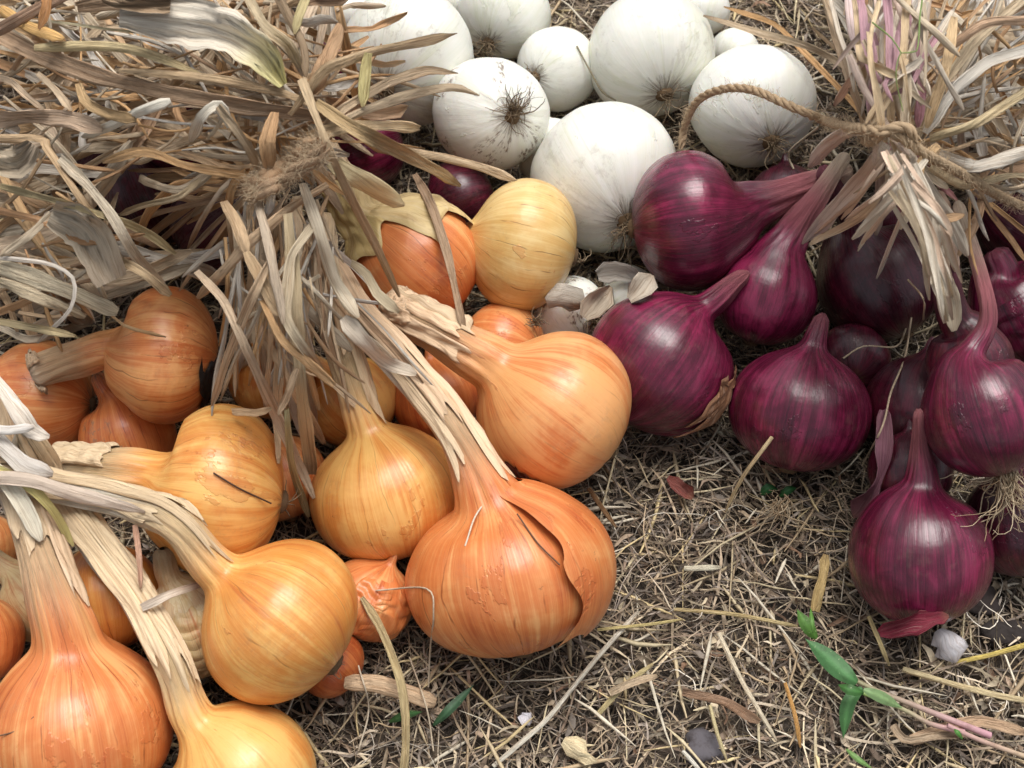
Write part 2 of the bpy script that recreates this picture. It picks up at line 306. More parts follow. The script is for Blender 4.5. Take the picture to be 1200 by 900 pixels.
# ------------------------------------------------------------------ the bulbs: table
# kind, cx, cy, R px, aspect, neck direction deg, tilt deg (neck toward viewer), neck [(x,y,w)], label, opts
Y, O, G, K, WH, RD, DK = 'yellow', 'orange', 'green', 'husk', 'white', 'red', 'darkred'
ON = [
 # hidden / deep ones first
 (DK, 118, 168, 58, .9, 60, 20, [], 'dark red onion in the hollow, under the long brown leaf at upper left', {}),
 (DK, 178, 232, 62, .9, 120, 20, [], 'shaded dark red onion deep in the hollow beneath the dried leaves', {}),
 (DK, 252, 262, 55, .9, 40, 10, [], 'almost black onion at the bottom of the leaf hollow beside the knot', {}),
 (RD, 205, 150, 52, .9, 40, 10, [], 'crimson onion peeping between the horizontal dried leaves', {}),
 (RD, 395, 92, 48, .9, 90, -20, [], 'pinkish red onion between the dried leaves and the big white onion', {}),
 (RD, 428, 172, 50, .9, 200, 0, [], 'red onion beneath the leaf tips above the peeling copper onion', {}),
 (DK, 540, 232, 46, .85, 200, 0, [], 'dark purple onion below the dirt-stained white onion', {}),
 (WH, 520, 4, 32, .9, 90, -30, [], 'small white onion wedged behind the two uppermost left white onions', {}),
 (WH, 410, 18, 30, .9, 90, -30, [], 'small white onion beside the leaf tips, left of the big white onion', {}),
 (WH, 822, 12, 32, .9, 90, -30, [], 'white onion half hidden behind the tall white one at the top', {}),
 (WH, 862, 62, 30, .9, 30, -30, [], 'small white bulb behind the onion crossed by twine', {}),
 (WH, 645, 178, 42, .9, 90, -30, [], 'cream onion in shade between two larger white onions', {}),
 (WH, 664, 366, 46, .9, 120, -20, [], 'dusty white onion in shade behind the striped copper onion', dict(stain=1, roots=40, rootdir=60)),
 (WH, 738, 345, 36, .9, 30, 0, [], 'shaded white onion wedged between two red onions and the straw', dict(stain=1, roots=40, rootdir=90)),
 (WH, 592, 16, 54, .9, 60, -30, [], 'cream onion tangled with grey roots at the top centre', dict(roots=26)),
 (WH, 478, 66, 81, .88, 55, -48, [], 'large white onion with smudged base under the dried leaf tips', dict(roots=14, stain=.3)),
 (WH, 763, 62, 75, .92, 108, -38, [], 'tall white onion with a tidy brown root plate at the top', dict(roots=12, stain=.2)),
 (WH, 654, 81, 48, 1.0, 20, -52, [], 'smaller white onion with long curling roots behind the stained one', dict(roots=26)),
 (WH, 881, 124, 74, .88, 118, -42, [], 'white onion with a loop of twine across it', dict(roots=20)),
 (WH, 708, 208, 88, .93, 118, -44, [], 'large smooth white onion with a brown scuff near its top', dict(roots=40, stain=.2)),
 (WH, 574, 134, 67, .95, 175, -66, [], 'white onion with grey dirt stain and root tuft facing the camera', dict(roots=30, stain=1.3, rootup=1)),
 # yellow pile, deep ones
 (O, 326, 560, 56, .9, 110, 0, [], 'copper onion behind the drooping dry stalks, beside the round yellow one', {}),
 (Y, 322, 440, 54, .95, 90, 0, [], 'greenish yellow onion half hidden behind vertical dry stalks', {}),
 (Y, 412, 470, 54, .95, 130, 0, [(384, 438, 32), (352, 412, 18), (318, 376, 14), (300, 350, 13)], 'small yellow onion behind the upright neck of the round yellow onion', dict(tone=.35)),
 (O, 512, 468, 52, .9, 100, 10, [], 'brown copper onion in shade under the long striped neck', dict(tone=.8)),
 (O, 590, 408, 54, .9, 180, -30, [], 'copper onion tangled in roots behind the striped copper onion', dict(roots=30, rootdir=90)),
 (O, 434, 702, 52, .9, 60, 10, [], 'small peeling copper onion between three larger yellow onions', dict(peel=1)),
 (O, 388, 778, 40, .9, 140, 0, [], 'dark copper onion base peeping from under a yellow onion onto straw', dict(tone=.9, roots=24, rootdir=-10)),
 (O, 46, 468, 68, .92, 175, 0, [], 'plain copper onion under the neck of the glossy orange onion', dict(tone=.45)),
 (O, 150, 512, 56, 1.0, 110, 10, [(125, 460, 30), (112, 436, 20)], 'brown blotched onion with torn husk below the glossy orange onion', dict(tone=.75, vein=1, stain=.7)),
 (O, -18, 640, 42, .9, 90, 0, [], 'copper onion at the left edge between the pale dry necks', {}),
 (K, 45, 705, 48, .95, 130, 0, [(15, 672, 36), (-20, 650, 30)], 'tan onion with striped neck behind the tapering copper neck', dict(tone=.7)),
 (Y, 124, 700, 66, .95, 100, 0, [], 'soiled yellow onion behind the crossing necks at lower left', dict(tone=.6)),
 (K, 224, 735, 58, 1.05, 110, 15, [(196, 672, 30), (190, 640, 24)], 'papery pale green onion with wrinkled see-through husk', dict(tone=.25, peel=1)),
 (O, -30, 750, 58, .92, 90, 0, [], 'copper onion cut by the left edge beside the large tapering one', dict(tone=.6)),
 (G, 612, 287, 77, .81, 166, 6, [], 'pale yellow-green onion with fine dark veins beside white onions', dict(vein=.9, tone=.4)),
 (O, 484, 310, 80, .92, 138, 15, [(415, 246, 60), (388, 205, 44), (360, 160, 34)], 'peeling copper onion with ragged tan skin edge, under a hanging leaf', dict(tone=.6, special='y9', over=1)),
 (O, 193, 417, 83, .74, 176, 8, [(134, 408, 56), (95, 418, 50), (60, 430, 46), (34, 440, 42)], 'glossy orange onion with blackened root end and stubby cut neck', dict(tone=.45, sootroot=1, stub=.45, nosheath=1, roots=8)),
 (Y, 254, 578, 101, .76, 172, 8, [(184, 562, 76), (135, 556, 66), (90, 552, 58), (55, 550, 46)], 'big yellow onion with thick papery neck pointing left', dict(tone=.45)),
 (O, 594, 672, 117, .80, 103, 6, [(574, 590, 76), (548, 532, 50), (500, 462, 46), (452, 410, 42), (405, 352, 36), (372, 290, 30)], 'biggest copper onion resting on straw with a loose flap of skin', dict(tone=.55, special='y8', vein=1, flare=.2)),
 (RD, 774, 427, 88, .90, 55, 0, [(838, 352, 34), (862, 330, 22), (880, 318, 14)], 'wide dark red onion with a torn tan strip on its right side', dict(tone=.5, special='r2', nosheath=1)),
 (O, 648, 482, 98, .86, 143, 12, [(572, 424, 72), (522, 394, 58), (478, 372, 54), (448, 352, 46)], 'striped copper onion with thick ragged neck and dark scab low down', dict(tone=.35, vein=.4, streak=1, scab=1, stub=1, over=1, flare=.08)),
 (Y, 453, 578, 88, .88, 106, 12, [(429, 500, 56), (406, 434, 42), (388, 370, 36), (376, 300, 30), (372, 250, 26)], 'round yellow onion with upright neck in the middle of the pile', dict(tone=.4)),
 (O, 92, 852, 110, .92, 98, 8, [(76, 742, 84), (54, 672, 60), (28, 600, 46), (4, 530, 42), (-20, 450, 36)], 'large coppery onion with broad tapering neck in the bottom left corner', dict(tone=.5, vein=1, flare=.13)),
 (Y, 284, 908, 86, .95, 128, 10, [(228, 846, 66), (202, 782, 48), (166, 714, 42), (112, 640, 40), (72, 590, 40), (20, 500, 34)], 'yellow onion at the bottom edge with long twisting neck', dict(tone=.25)),
 (Y, 327, 727, 102, .82, 141, 6, [(246, 660, 66), (198, 610, 46), (120, 584, 38), (40, 568, 34), (-30, 556, 34)], 'smooth yellow-orange onion whose wrinkled neck bends to the left', dict(tone=.5)),
 # red pile
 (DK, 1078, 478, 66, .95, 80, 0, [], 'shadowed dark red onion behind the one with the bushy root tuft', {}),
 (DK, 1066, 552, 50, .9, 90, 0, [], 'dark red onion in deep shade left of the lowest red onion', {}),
 (DK, 998, 425, 46, .9, 90, -60, [], 'added dark filler onion deepening the shade right of the broad red one, under the very dark one', {}),  # added filler: dark skin stands in for the black shade of this gap
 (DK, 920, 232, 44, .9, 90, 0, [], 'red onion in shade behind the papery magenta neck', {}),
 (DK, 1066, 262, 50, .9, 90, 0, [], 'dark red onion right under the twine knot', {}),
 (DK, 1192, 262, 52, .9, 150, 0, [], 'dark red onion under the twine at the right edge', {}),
 (RD, 1196, 366, 60, 1.1, 120, 10, [(1176, 318, 44), (1160, 290, 30)], 'crimson onion at the right edge behind the slanting magenta stem', dict(tone=.5, peel=.5)),
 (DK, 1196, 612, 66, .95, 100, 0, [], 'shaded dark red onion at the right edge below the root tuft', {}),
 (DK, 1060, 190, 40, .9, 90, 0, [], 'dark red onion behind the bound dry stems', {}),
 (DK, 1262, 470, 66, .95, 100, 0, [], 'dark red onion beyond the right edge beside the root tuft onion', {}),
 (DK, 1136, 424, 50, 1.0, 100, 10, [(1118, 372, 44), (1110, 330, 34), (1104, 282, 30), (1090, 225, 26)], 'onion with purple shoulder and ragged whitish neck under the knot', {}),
 (RD, 808, 259, 84, .80, 8, 6, [(878, 244, 74), (916, 230, 44), (962, 214, 36), (1000, 196, 28)], 'plump red onion whose neck fades to straw, nearest the white onions', dict(tone=.55, nosheath=1)),
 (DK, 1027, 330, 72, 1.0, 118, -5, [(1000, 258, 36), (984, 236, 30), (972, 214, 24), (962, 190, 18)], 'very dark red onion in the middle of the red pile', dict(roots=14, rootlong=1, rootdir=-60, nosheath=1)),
 (RD, 937, 480, 83, .86, 78, 8, [(953, 406, 30), (960, 384, 22), (966, 364, 14)], 'broad red onion with thin pale roots spread on the straw', dict(tone=.55, roots=34, rootlong=1, rootdir=-100, nosheath=1)),
 (RD, 898, 347, 59, .97, 72, 8, [(917, 290, 52), (938, 260, 36), (964, 222, 24), (994, 178, 16)], 'smallest bright red onion with a slim magenta neck', dict(tone=.35, over=1, flare=.24, nosheath=1)),
 (RD, 1154, 484, 72, 1.04, 108, 0, [(1140, 410, 32), (1158, 378, 22), (1152, 330, 18), (1136, 280, 16), (1120, 232, 15)], 'red onion with a bushy tuft of pale roots at the right edge', dict(tone=.6, roots=80, tuft=1, nosheath=1)),
 (RD, 1078, 650, 83, .98, 91, 6, [(1081, 560, 34), (1078, 522, 20), (1077, 494, 15), (1076, 474, 13)], 'shiny red onion lying lowest on the straw with a short pale neck tip', dict(tone=.55, nosheath=1, roots=12, flare=.2)),
]
placed = []
for k, e in enumerate(ON):
    kind, cx, cy, rp, asp, dr, tl, neck, lab, op = e
    a_img = RT * math.cos(math.radians(dr)) + UP * math.sin(math.radians(dr))
    toward = -unit(ray(cx, cy))
    ax = unit(a_img * math.cos(math.radians(tl)) + toward * math.sin(math.radians(tl)))
    dmax = float(ground_d(cx, cy, -.02)); d = dmax
    def reff(a, R, Hh, u):
        c = abs(float(a @ u)); return 1 / math.sqrt(c * c / Hh ** 2 + (1 - c * c) / R ** 2)
    while d > .3:
        p = P3(cx, cy, d); R = rp * d / FPX; Hh = R * asp
        ok = p[2] >= reff(ax, R, Hh, np.array([0, 0, 1.])) * .97 + .004
        if ok:
            for (pj, Rj, Hj, aj, cxj, cyj, rpj) in placed:
                dist = np.linalg.norm(p - pj)
                if dist > R + Rj: continue
                u = (p - pj) / dist
                if dist < .90 * (reff(ax, R, Hh, u) + reff(aj, Rj, Hj, u)): ok = False; break
                if math.hypot(cx - cxj, cy - cyj) < (.97 if op.get('over') else .8) * (rp + rpj) and np.linalg.norm(p - CAM) > np.linalg.norm(pj - CAM): ok = False; break
        if ok: break
        d -= .0008
    placed.append((p, R, Hh, ax, cx, cy, rp))

# depth picture of what lies there already, for laying leaves over it
GX0, GY0, GS = -270, -210, 3
GW, GH = 580, 440
gx, gy = np.meshgrid(GX0 + GS * np.arange(GW), GY0 + GS * np.arange(GH))
ZG = ground_d(gx, gy, .008)
def ell_depth(px, py, e):
    p, R, Hh, ax = e[:4]
    r = ray(px, py); o = CAM - p
    q = np.array([1.0])
    def sc(v): 
        al = v @ ax
        return v / R + (al * (1 / Hh - 1 / R))[..., None] * ax
    r2 = sc(r); o2 = sc(np.broadcast_to(o, r.shape))
    A = (r2 * r2).sum(-1); B = (r2 * o2).sum(-1); Cc = (o2 * o2).sum(-1) - 1
    D = B * B - A * Cc
    return np.where(D > 0, (-B - np.sqrt(np.maximum(D, 0))) / A, 99.)
ZS = np.full(ZG.shape, 99.)          # strands
ZB = np.full(ZG.shape, 99.)          # bulbs
for e in placed: ZB = np.minimum(ZB, ell_depth(gx, gy, e))
def cell(px, py):
    return (np.clip(((np.asarray(py) - GY0) / GS).astype(int), 0, GH - 1), np.clip(((np.asarray(px) - GX0) / GS).astype(int), 0, GW - 1))
def surf(px, py, w, ex=None):
    """nearest surface under a strand of pixel width w"""
    out = np.full(len(px), 99.)
    for ox, oy in ((0, 0), (.35, 0), (-.35, 0), (0, .35), (0, -.35)):
        x = px + ox * w; y = py + oy * w
        c = cell(x, y); dd = np.minimum(ZG[c], ZS[c])
        if ex is None: dd = np.minimum(dd, ZB[c])
        else:
            for j, e in enumerate(placed):
                if j != ex: dd = np.minimum(dd, ell_depth(x, y, e))
        out = np.minimum(out, dd)
    return out
def stamp(px, py, d, w, thick):
    for k in range(len(px)):
        r = max(1, int(w[k] / 2 / GS)); i, j = cell(px[k], py[k])
        a, b_, c, e = max(i - r, 0), i + r + 1, max(j - r, 0), j + r + 1
        ZS[a:b_, c:e] = np.minimum(ZS[a:b_, c:e], d[k] - thick)

# ------------------------------------------------------------------ roots
def tubes(curves, rad, n=4):
    """curves list of (m,3), rad list of (m,) -> V,F"""
    Vs, Fs, off = [], [], 0
    ph = np.arange(n) * 2 * math.pi / n
    for c, r in zip(curves, rad):
        T, N, B = frames(c, (.31, .52, .8))
        v = c[:, None, :] + r[:, None, None] * (np.cos(ph)[None, :, None] * N[:, None, :] + np.sin(ph)[None, :, None] * B[:, None, :])
        Vs.append(v.reshape(-1, 3)); Fs.append(grid_faces(len(c), n, True, off)); off += len(c) * n
    return np.vstack(Vs), np.vstack(Fs)
def root_tuft(parent, org, dirn, n, size, r, spread=.9, colr=((168, 146, 116), (112, 92, 70)), name='roots', grav=0, ell=None):
    cs, rs, cols = [], [], []
    for k in range(n):
        m = 14; L = size * r.uniform(.35, 1.0)
        d = unit(np.array(dirn) + np.array([r.gauss(0, 1), r.gauss(0, 1), r.gauss(0, 1)]) * spread * .6)
        p = np.array(org) + np.array([r.uniform(-1, 1), r.uniform(-1, 1), r.uniform(-1, 1)]) * size * .09
        c = []
        bend = np.array([r.gauss(0, 1), r.gauss(0, 1), r.gauss(0, 1)]) * .22
        for i in range(m):
            c.append(p.copy()); p = p + d * L / m
            if p[2] < .008: p[2] = .008
            if ell is not None:
                q = p - ell[0]; al = q @ ell[3]; e2 = (q - ell[3] * al) / ell[1]; rr_ = math.sqrt(e2 @ e2 + (al / ell[2]) ** 2)
                if rr_ < 1.03: p = ell[0] + q * (1.03 / rr_)
            d = unit(d + bend + np.array([r.gauss(0, 1), r.gauss(0, 1), r.gauss(0, 1) - grav]) * .24)
            if r.random() < .2: bend = np.array([r.gauss(0, 1), r.gauss(0, 1), r.gauss(0, 1)]) * .22
        cs.append(np.array(c)); rs.append(np.linspace(1, .35, m) * r.uniform(.00028, .0006))
        c0 = np.array(lin(colr[0])); c1 = np.array(lin(colr[1])); f = r.random()
        cols.append(np.tile(np.append(c0 * f + c1 * (1 - f), 1), (m * 4, 1)))
    V, F = tubes(cs, rs)
    return mesh_obj(name, V, F, M['root'], parent, {'tint': ('FLOAT_COLOR', np.vstack(cols))})

# ------------------------------------------------------------------ building one bulb
def patch_on(parent, V, NRM, CO, th0, th1, i0, i1, r, lift, mat, tint, name, free=False, teeth=0, rag=.18, curl=.004, nu=18, nv=22, skin=None, seed=None):
    """a piece of papery skin lying on the bulb grid V[ring, theta], curling at its edges"""
    nr, nc = V.shape[:2]
    a = np.linspace(0, 1, nu); b = np.linspace(0, 1, nv)
    A, B = np.meshgrid(a, b, indexing='ij')
    w0 = wob(B * 6, r, 3, 1.0) * rag; w1 = wob(B * 6, r, 3, 1.0) * rag
    u0 = wob(A * 6, r, 3, 1.0) * rag; u1 = wob(A * 6, r, 3, 1.0) * rag
    if teeth: u1 = u1 + teeth * (np.abs((A[:, :1] * 5.3 + r.random()) % 1 - .5) - .25 + np.array([r.uniform(-.3, .3) for _ in range(nu)])[:, None])
    TH = (th0 + (th1 - th0) * (A * (1 - w0 * 0) + (1 - A) * w0 + A * w1)) / (2 * math.pi) * nc
    II = i0 + (i1 - i0) * (B + (1 - B) * u0 + B * u1)
    II = np.clip(II, 0, nr - 1.001); i = II.astype(int); fi = (II - i)[..., None]
    j = np.floor(TH).astype(int); fj = (TH - j)[..., None]; j0 = j % nc; j1 = (j + 1) % nc
    def bl(X): return (X[i, j0] * (1 - fj) + X[i, j1] * fj) * (1 - fi) + (X[i + 1, j0] * (1 - fj) + X[i + 1, j1] * fj) * fi
    e = np.minimum(np.minimum(A, 1 - A), np.minimum(B, 1 - B)) * 2
    cv = (1 - ss(e, 0, .45)) * (.5 + .5 * np.sin(A * 9 + B * 7 + r.uniform(0, 6)))
    off = lift * ss(e, 0, .12) + .0006 + curl * cv + .0006 * np.sin(B * 23 + A * 3) * ss(e, 0, .2)
    if free: off = lift * ss(np.minimum(1 - A, 1 - B) * 2, 0, .5) + .0006 + curl * cv
    P = bl(V) + bl(NRM) * off[..., None]
    fib = np.stack([A * 1.6, B * .12, np.full_like(A, r.uniform(0, 50))], -1)
    tcol = np.tile(np.append(tint, 1), (nu * nv, 1))
    at = {'fib': ('FLOAT_VECTOR', fib.reshape(-1, 3)), 'tint': ('FLOAT_COLOR', tcol)}
    if skin is not None:
        o_ = None; at['skin'] = ('FLOAT_VECTOR', bl(skin).reshape(-1, 3)); at['seed'] = ('FLOAT_VECTOR', np.tile(seed, (nu * nv, 1)))
    o = mesh_obj(name, P.reshape(-1, 3), grid_faces(nu, nv, False), mat, parent, at)
    if skin is not None: o['tone'] = .6; o['vein'] = .5; o['stain'] = .1
    return o

def build_onion(k):
    kind, cx, cy, rp, asp, dr, tl, neck, lab, op = ON[k]
    p, R, Hh, ax = placed[k][:4]
    r = random.Random(100 + k)
    big = rp > 55
    grp = {Y: 'yellow and copper onions heaped on the left', O: 'yellow and copper onions heaped on the left', G: 'yellow and copper onions heaped on the left',
           K: 'yellow and copper onions heaped on the left', WH: 'white onions piled at the back'}.get(kind, 'red onions heaped on the right' if cx > 650 else 'red onions under the dried leaves')
    nm = {WH: 'white_onion', RD: 'red_onion', DK: 'red_onion'}.get(kind, 'yellow_onion')
    t = thing(nm, (p[0], p[1], max(0, p[2] - R)), lab, 'onion', grp)
    # centreline
    s_b = -Hh * np.cos(np.linspace(0, math.pi, 34 if big else 24))[: (29 if big else 20)]
    C = [p + ax * s for s in s_b]; smax = s_b[-1]
    nsc = .86 if kind in (Y, O) else .92
    npts = [(a_, b_, c_ * ((.72 if kind in (Y, O) and 'flare' not in op else .84) if i_ == 0 else nsc)) for i_, (a_, b_, c_) in enumerate(neck)]
    pt_top = p + ax * smax
    def proj(q):
        v = q - CAM; d = v @ FW
        return (W / 2 + (v @ RT) / d * FPX, H / 2 - (v @ UP) / d * FPX, d)
    x0, y0, d0 = proj(pt_top)
    if npts:
        x1, y1, d1 = proj(p + ax * Hh * 1.12)
        a2 = [(x0, y0, npts[0][2])] + npts
        pp = catmull(a2, 9)
        arc = np.concatenate([[0], np.cumsum(np.hypot(np.diff(pp[:, 0]), np.diff(pp[:, 1])))]) * d0 / FPX
        rad_n = pp[:, 2] / 2 * d0 / FPX
        slope0 = float(-(ax @ unit(-ray(cx, cy)))) 
        dfree = d0 + arc * slope0 * np.exp(-arc / .05) + np.maximum(0, arc - .03) * op.get('sink', .30)
        sf = surf(pp[:, 0], pp[:, 1], pp[:, 2], k)
        dd = np.minimum(dfree, sf - rad_n * .85)
        dd = np.maximum(dd, d0 - .03 - arc * .55)
        dd[0] = d0
        dd = smooth1(dd, 5)
        stamp(pp[4:, 0], pp[4:, 1], dd[4:], pp[4:, 2], rad_n.mean() * .7)
        Cn = P3(pp[:, 0], pp[:, 1], dd)[1:]
        rn = np.concatenate([[rad_n[0]] * len(C), rad_n[1:]])
        C = np.vstack([np.array(C), Cn])
    else:
        ex = [p + ax * s for s in np.linspace(smax, Hh * 1.4, 9)[1:]]
        C = np.vstack([np.array(C), ex]); rn = np.full(len(C), R * .17); rn[-9:] *= np.linspace(.7, .25, 9)
    nb = len(s_b)
    arc0 = np.concatenate([[0], np.cumsum(np.linalg.norm(np.diff(C, axis=0), axis=1))]) - Hh
    lo = s_b[s_b < .25 * Hh]; nb = len(lo)
    hs = np.arange(.25 * Hh, arc0[-1], .055 * Hh if len(neck) < 3 else max(.055 * Hh, (arc0[-1] - .25 * Hh) / 85))
    an = np.concatenate([lo, hs])
    C = np.stack([np.interp(an, arc0, C[:, q]) for q in range(3)], -1); rn = np.interp(an, arc0, rn)
    nf = int(np.searchsorted(an, .72 * Hh))
    for _ in range(8): C[nf:-1] = (C[nf - 1:-2] + 2 * C[nf:-1] + C[nf + 1:]) / 4
    arcC = an
    # profile
    sa = np.abs(arcC) / Hh
    rb = R * np.sqrt(np.clip(1 - np.where(arcC < 0, sa ** 2.25, sa ** 2.0), 0, 1)) * (1 + .0 * sa)
    act = ss(arcC / Hh, .45, .95)
    fk = op.get('flare', .10)
    flare = fk * R * np.exp(-np.maximum(0, arcC / Hh - .85) / (.12 + fk)) * ss(arcC / Hh, .4, .85)
    if kind == WH: flare = flare * .5
    rne = (rn + flare * .8) * act
    rr = (rb ** 4 + rne ** 4) ** (1 / 4)
    for _ in range(3): rr[nb + 3:-1] = (rr[nb + 2:-2] + 2 * rr[nb + 3:-1] + rr[nb + 4:]) / 4
    rr[0] = R * .02
    rr[-1] *= .35; rr[-2] *= .8
    v = arcC / Hh
    # smooth the centreline of the neck
    n0 = -unit(ray(cx, cy)); T, N, B = frames(C, n0 - ax * (n0 @ ax))
    nc = 68 if big else 40
    th = np.arange(nc) * 2 * math.pi / nc
    TH, VV = np.meshgrid(th, v)
    ph = [r.uniform(0, 6.28) for _ in range(12)]
    shape = 1 + .022 * np.cos(TH + ph[0]) * np.cos(VV * 1.2 + ph[1]) + .022 * np.cos(2 * TH + ph[2]) + .012 * np.cos(3 * TH + ph[3] + VV) \
        + .006 * np.cos(5 * TH + ph[4]) + .0035 * np.cos(11 * TH + ph[5] + .8 * np.sin(VV * 2)) + .0022 * np.cos(23 * TH + ph[6])
    nk = ss(VV, .8, 1.5)
    fl = .45 * ss(v, 1.2, 4.5)[:, None]
    twist = (ph[9] - 3) * .25 * np.maximum(0, VV - 1.1)
    fur = .055 * np.cos(6 * TH + ph[7] + twist * 3 + .7 * np.sin(VV * 2.1)) + .035 * np.cos(11 * TH + ph[8] + twist * 4) + .03 * np.cos(17 * TH + ph[10] + np.sin(VV * 3.3)) + .06 * np.sin(VV * 5 + ph[11] + TH)
    root_rib = .03 * np.cos(14 * TH + ph[3]) * ss(-VV, .75, .98)
    rad = rr[:, None] * shape * (1 + nk * fur + root_rib)
    ca = np.cos(TH); sa_ = np.sin(TH)
    # necks flatten with distance (they dry into flat straps)
    cosx = sa_ * (1 + fl * .1); cosn = ca * (1 - fl)
    V = C[:, None, :] + rad[..., None] * (cosn[..., None] * N[:, None, :] + cosx[..., None] * B[:, None, :])
    # dimple at the root plate
    V[0] = C[0] + ax * R * .03 + (V[0] - C[0]) * .5
    NRM = unit(cosn[..., None] * N[:, None, :] + cosx[..., None] * B[:, None, :] * 1.0)
    tb = ss(sa, 0, 1)[:, None, None] * np.sign(arcC)[:, None, None] * (arcC < Hh)[:, None, None]
    NRM = unit(NRM * (rb / R)[:, None, None] ** .8 * 1.0 + T[:, None, :] * tb * .8 + NRM * .15)
    skin = np.stack([np.cos(TH), np.sin(TH), VV], -1)
    seed = np.array([r.uniform(-50, 50), r.uniform(-50, 50), r.uniform(-50, 50)])
    F = grid_faces(len(C), nc)
    Vf = V.reshape(-1, 3); cap = C[-1] + T[-1] * rr[-1] * .3
    o = mesh_obj('bulb', Vf, F, M[kind], t, {'skin': ('FLOAT_VECTOR', skin), 'seed': ('FLOAT_VECTOR', np.tile(seed, (len(Vf), 1)))})
    o['tone'] = float(op.get('tone', r.uniform(.35, .65))); o['vein'] = float(op.get('vein', r.uniform(.3, 1.0))); o['stain'] = float(min(1, op.get('stain', .12 if kind == WH else .12)))
    # papery strips round the neck
    neckc = {Y: (236, 210, 172), O: (236, 204, 168), G: (190, 176, 130), K: (190, 168, 136), WH: (222, 214, 192), RD: (196, 150, 140), DK: (176, 130, 128)}[kind]
    if len(neck) > 2 and not op.get('nosheath'):
        nst = 3 if big else 2
        i_lo = int(np.searchsorted(v, 1.25))
        for q in range(nst):
            ia = i_lo + r.uniform(0, .35) * (len(C) - i_lo); ib = ia + r.uniform(.35, .8) * (len(C) - i_lo)
            if q < 3: ib = len(C) - 1.2
            ib = min(ib, len(C) - 1.2)
            if ib - ia < 3: ia = max(i_lo, ib - 4)
            a0 = r.uniform(0, 6.28) if q > 2 else (q - 1) * .8 + r.uniform(-.3, .3)
            f = r.uniform(.85, 1.12); base = np.array(lin(neckc)) * f
            base = base * (1 - .5) + np.array(lin((226, 204, 168))) * .5 * f if r.random() < .5 else base
            patch_on(t, V, NRM, C, a0, a0 + r.uniform(.5, 1.3), ia, ib, r, .0012 + .0006 * q, M['paper'], base, 'dry_sheath', teeth=.10, rag=.07, curl=r.uniform(.0005, .002), nu=15, nv=30)
    if op.get('stub'):   # shredded papery end
        for q in range(10):
            a0 = r.uniform(0, 6.28)
            patch_on(t, V, NRM, C, a0, a0 + r.uniform(.25, .7), len(C) - r.uniform(4, 12) * op['stub'], len(C) - r.uniform(1.2, 3.5) * op['stub'], r, r.uniform(.0004, .0026), M['paper'], np.array(lin(neckc)) * r.uniform(.7, 1.1), 'dry_sheath', teeth=.35, rag=.10, curl=.002 * rp / 90, nu=15, nv=14)
    # loose outer skins
    def rings(vv): return float(np.interp(vv, v, np.arange(len(v))))
    deepc = {Y: (214, 140, 74), O: (208, 124, 74), G: (200, 150, 90), K: (206, 190, 156), WH: (226, 220, 200), RD: (120, 34, 60), DK: (86, 24, 46)}[kind]
    if op.get('peel'):
        for q in range(2 if op.get('peel', 0) >= 1 else 1):
            a0 = r.uniform(-1.2, .4); v0 = r.uniform(-.8, -.3)
            patch_on(t, V, NRM, C, a0, a0 + r.uniform(.9, 1.5), rings(v0), rings(v0 + r.uniform(1.0, 1.4)), r, .0007, M[kind], (0, 0, 0), 'loose_skin', rag=.10, curl=.0008, nu=26, nv=30, skin=skin, seed=seed + 3)
    sp = op.get('special')
    if sp == 'y8':
        patch_on(t, V, NRM, C, 0.50, 2.9, rings(-.74), rings(1.15), r, .0038, M['orange'], (0, 0, 0), 'loose_skin', free=True, rag=.09, curl=.002, nu=30, nv=40, skin=skin, seed=seed + 3)
    if sp == 'y9':
        patch_on(t, V, NRM, C, .35, 2.0, rings(.05), rings(1.5), r, .0018, M['skinflap'], np.array(lin((216, 192, 140))), 'loose_skin', rag=.16, curl=.003, nu=24, nv=30)
        patch_on(t, V, NRM, C, -1.2, .2, rings(.72), rings(1.7), r, .0016, M['skinflap'], np.array(lin((204, 180, 124))), 'loose_skin', rag=.12, curl=.003, nu=24, nv=30)
    if sp == 'r2':
        patch_on(t, V, NRM, C, .9, 1.25, rings(-.55), rings(.45), r, .001, M['paper'], np.array(lin((150, 110, 82))), 'loose_skin', rag=.3, curl=.002)
    if op.get('scab'):
        patch_on(t, V, NRM, C, -1.12, -.92, rings(-.30), rings(.22), r, .0002, M['soilbit'], np.array(lin((84, 46, 34))), 'scab', rag=.3, curl=.0001, nu=14, nv=18)
    if op.get('sootroot'):
        rnd = r
        patch_on(t, V, NRM, C, -1.6, -.1, rings(-.96), rings(-.74), r, .001, M['soilbit'], np.array(lin((44, 38, 36))), 'scab', rag=.22, curl=.0014, nu=22, nv=10)
    root = C[0]
    nroot = op.get('roots', 6 if kind != WH else 10)
    if nroot and big or 'roots' in op:
        rd = -ax
        if op.get('rootup'): rd = unit(-ax * .6 + UP * .8)
        if 'rootdir' in op:
            a = math.radians(op['rootdir']); rd = unit(RT * math.cos(a) + UP * math.sin(a) + toward * .5)
        size = R * (.5 if kind != WH else .75); nroot = int(nroot * (1.7 if kind == WH else 1))
        if op.get('rootlong'): size = R * 1.1
        if op.get('tuft'): size = R * 1.7; rd = unit(-ax * .6 + np.array([.2, -.5, -.5]))
        cc = ((206, 188, 158), (150, 126, 98)) if op.get('tuft') or op.get('rootlong') else ((150, 132, 106), (86, 70, 54))
        org = root + (rd * R * .55 if 'rootdir' in op else 0)
        root_tuft(t, org, rd, nroot, size, r, spread=.45 if op.get('tuft') else (.6 if kind == WH else 1.0), colr=cc, grav=.25 if op.get('tuft') else 0, ell=placed[k][:4])
        # the root plate
        m = 14; phs = np.arange(m) * 2 * math.pi / m
        n1 = N[0]; b1 = B[0]; vs = []
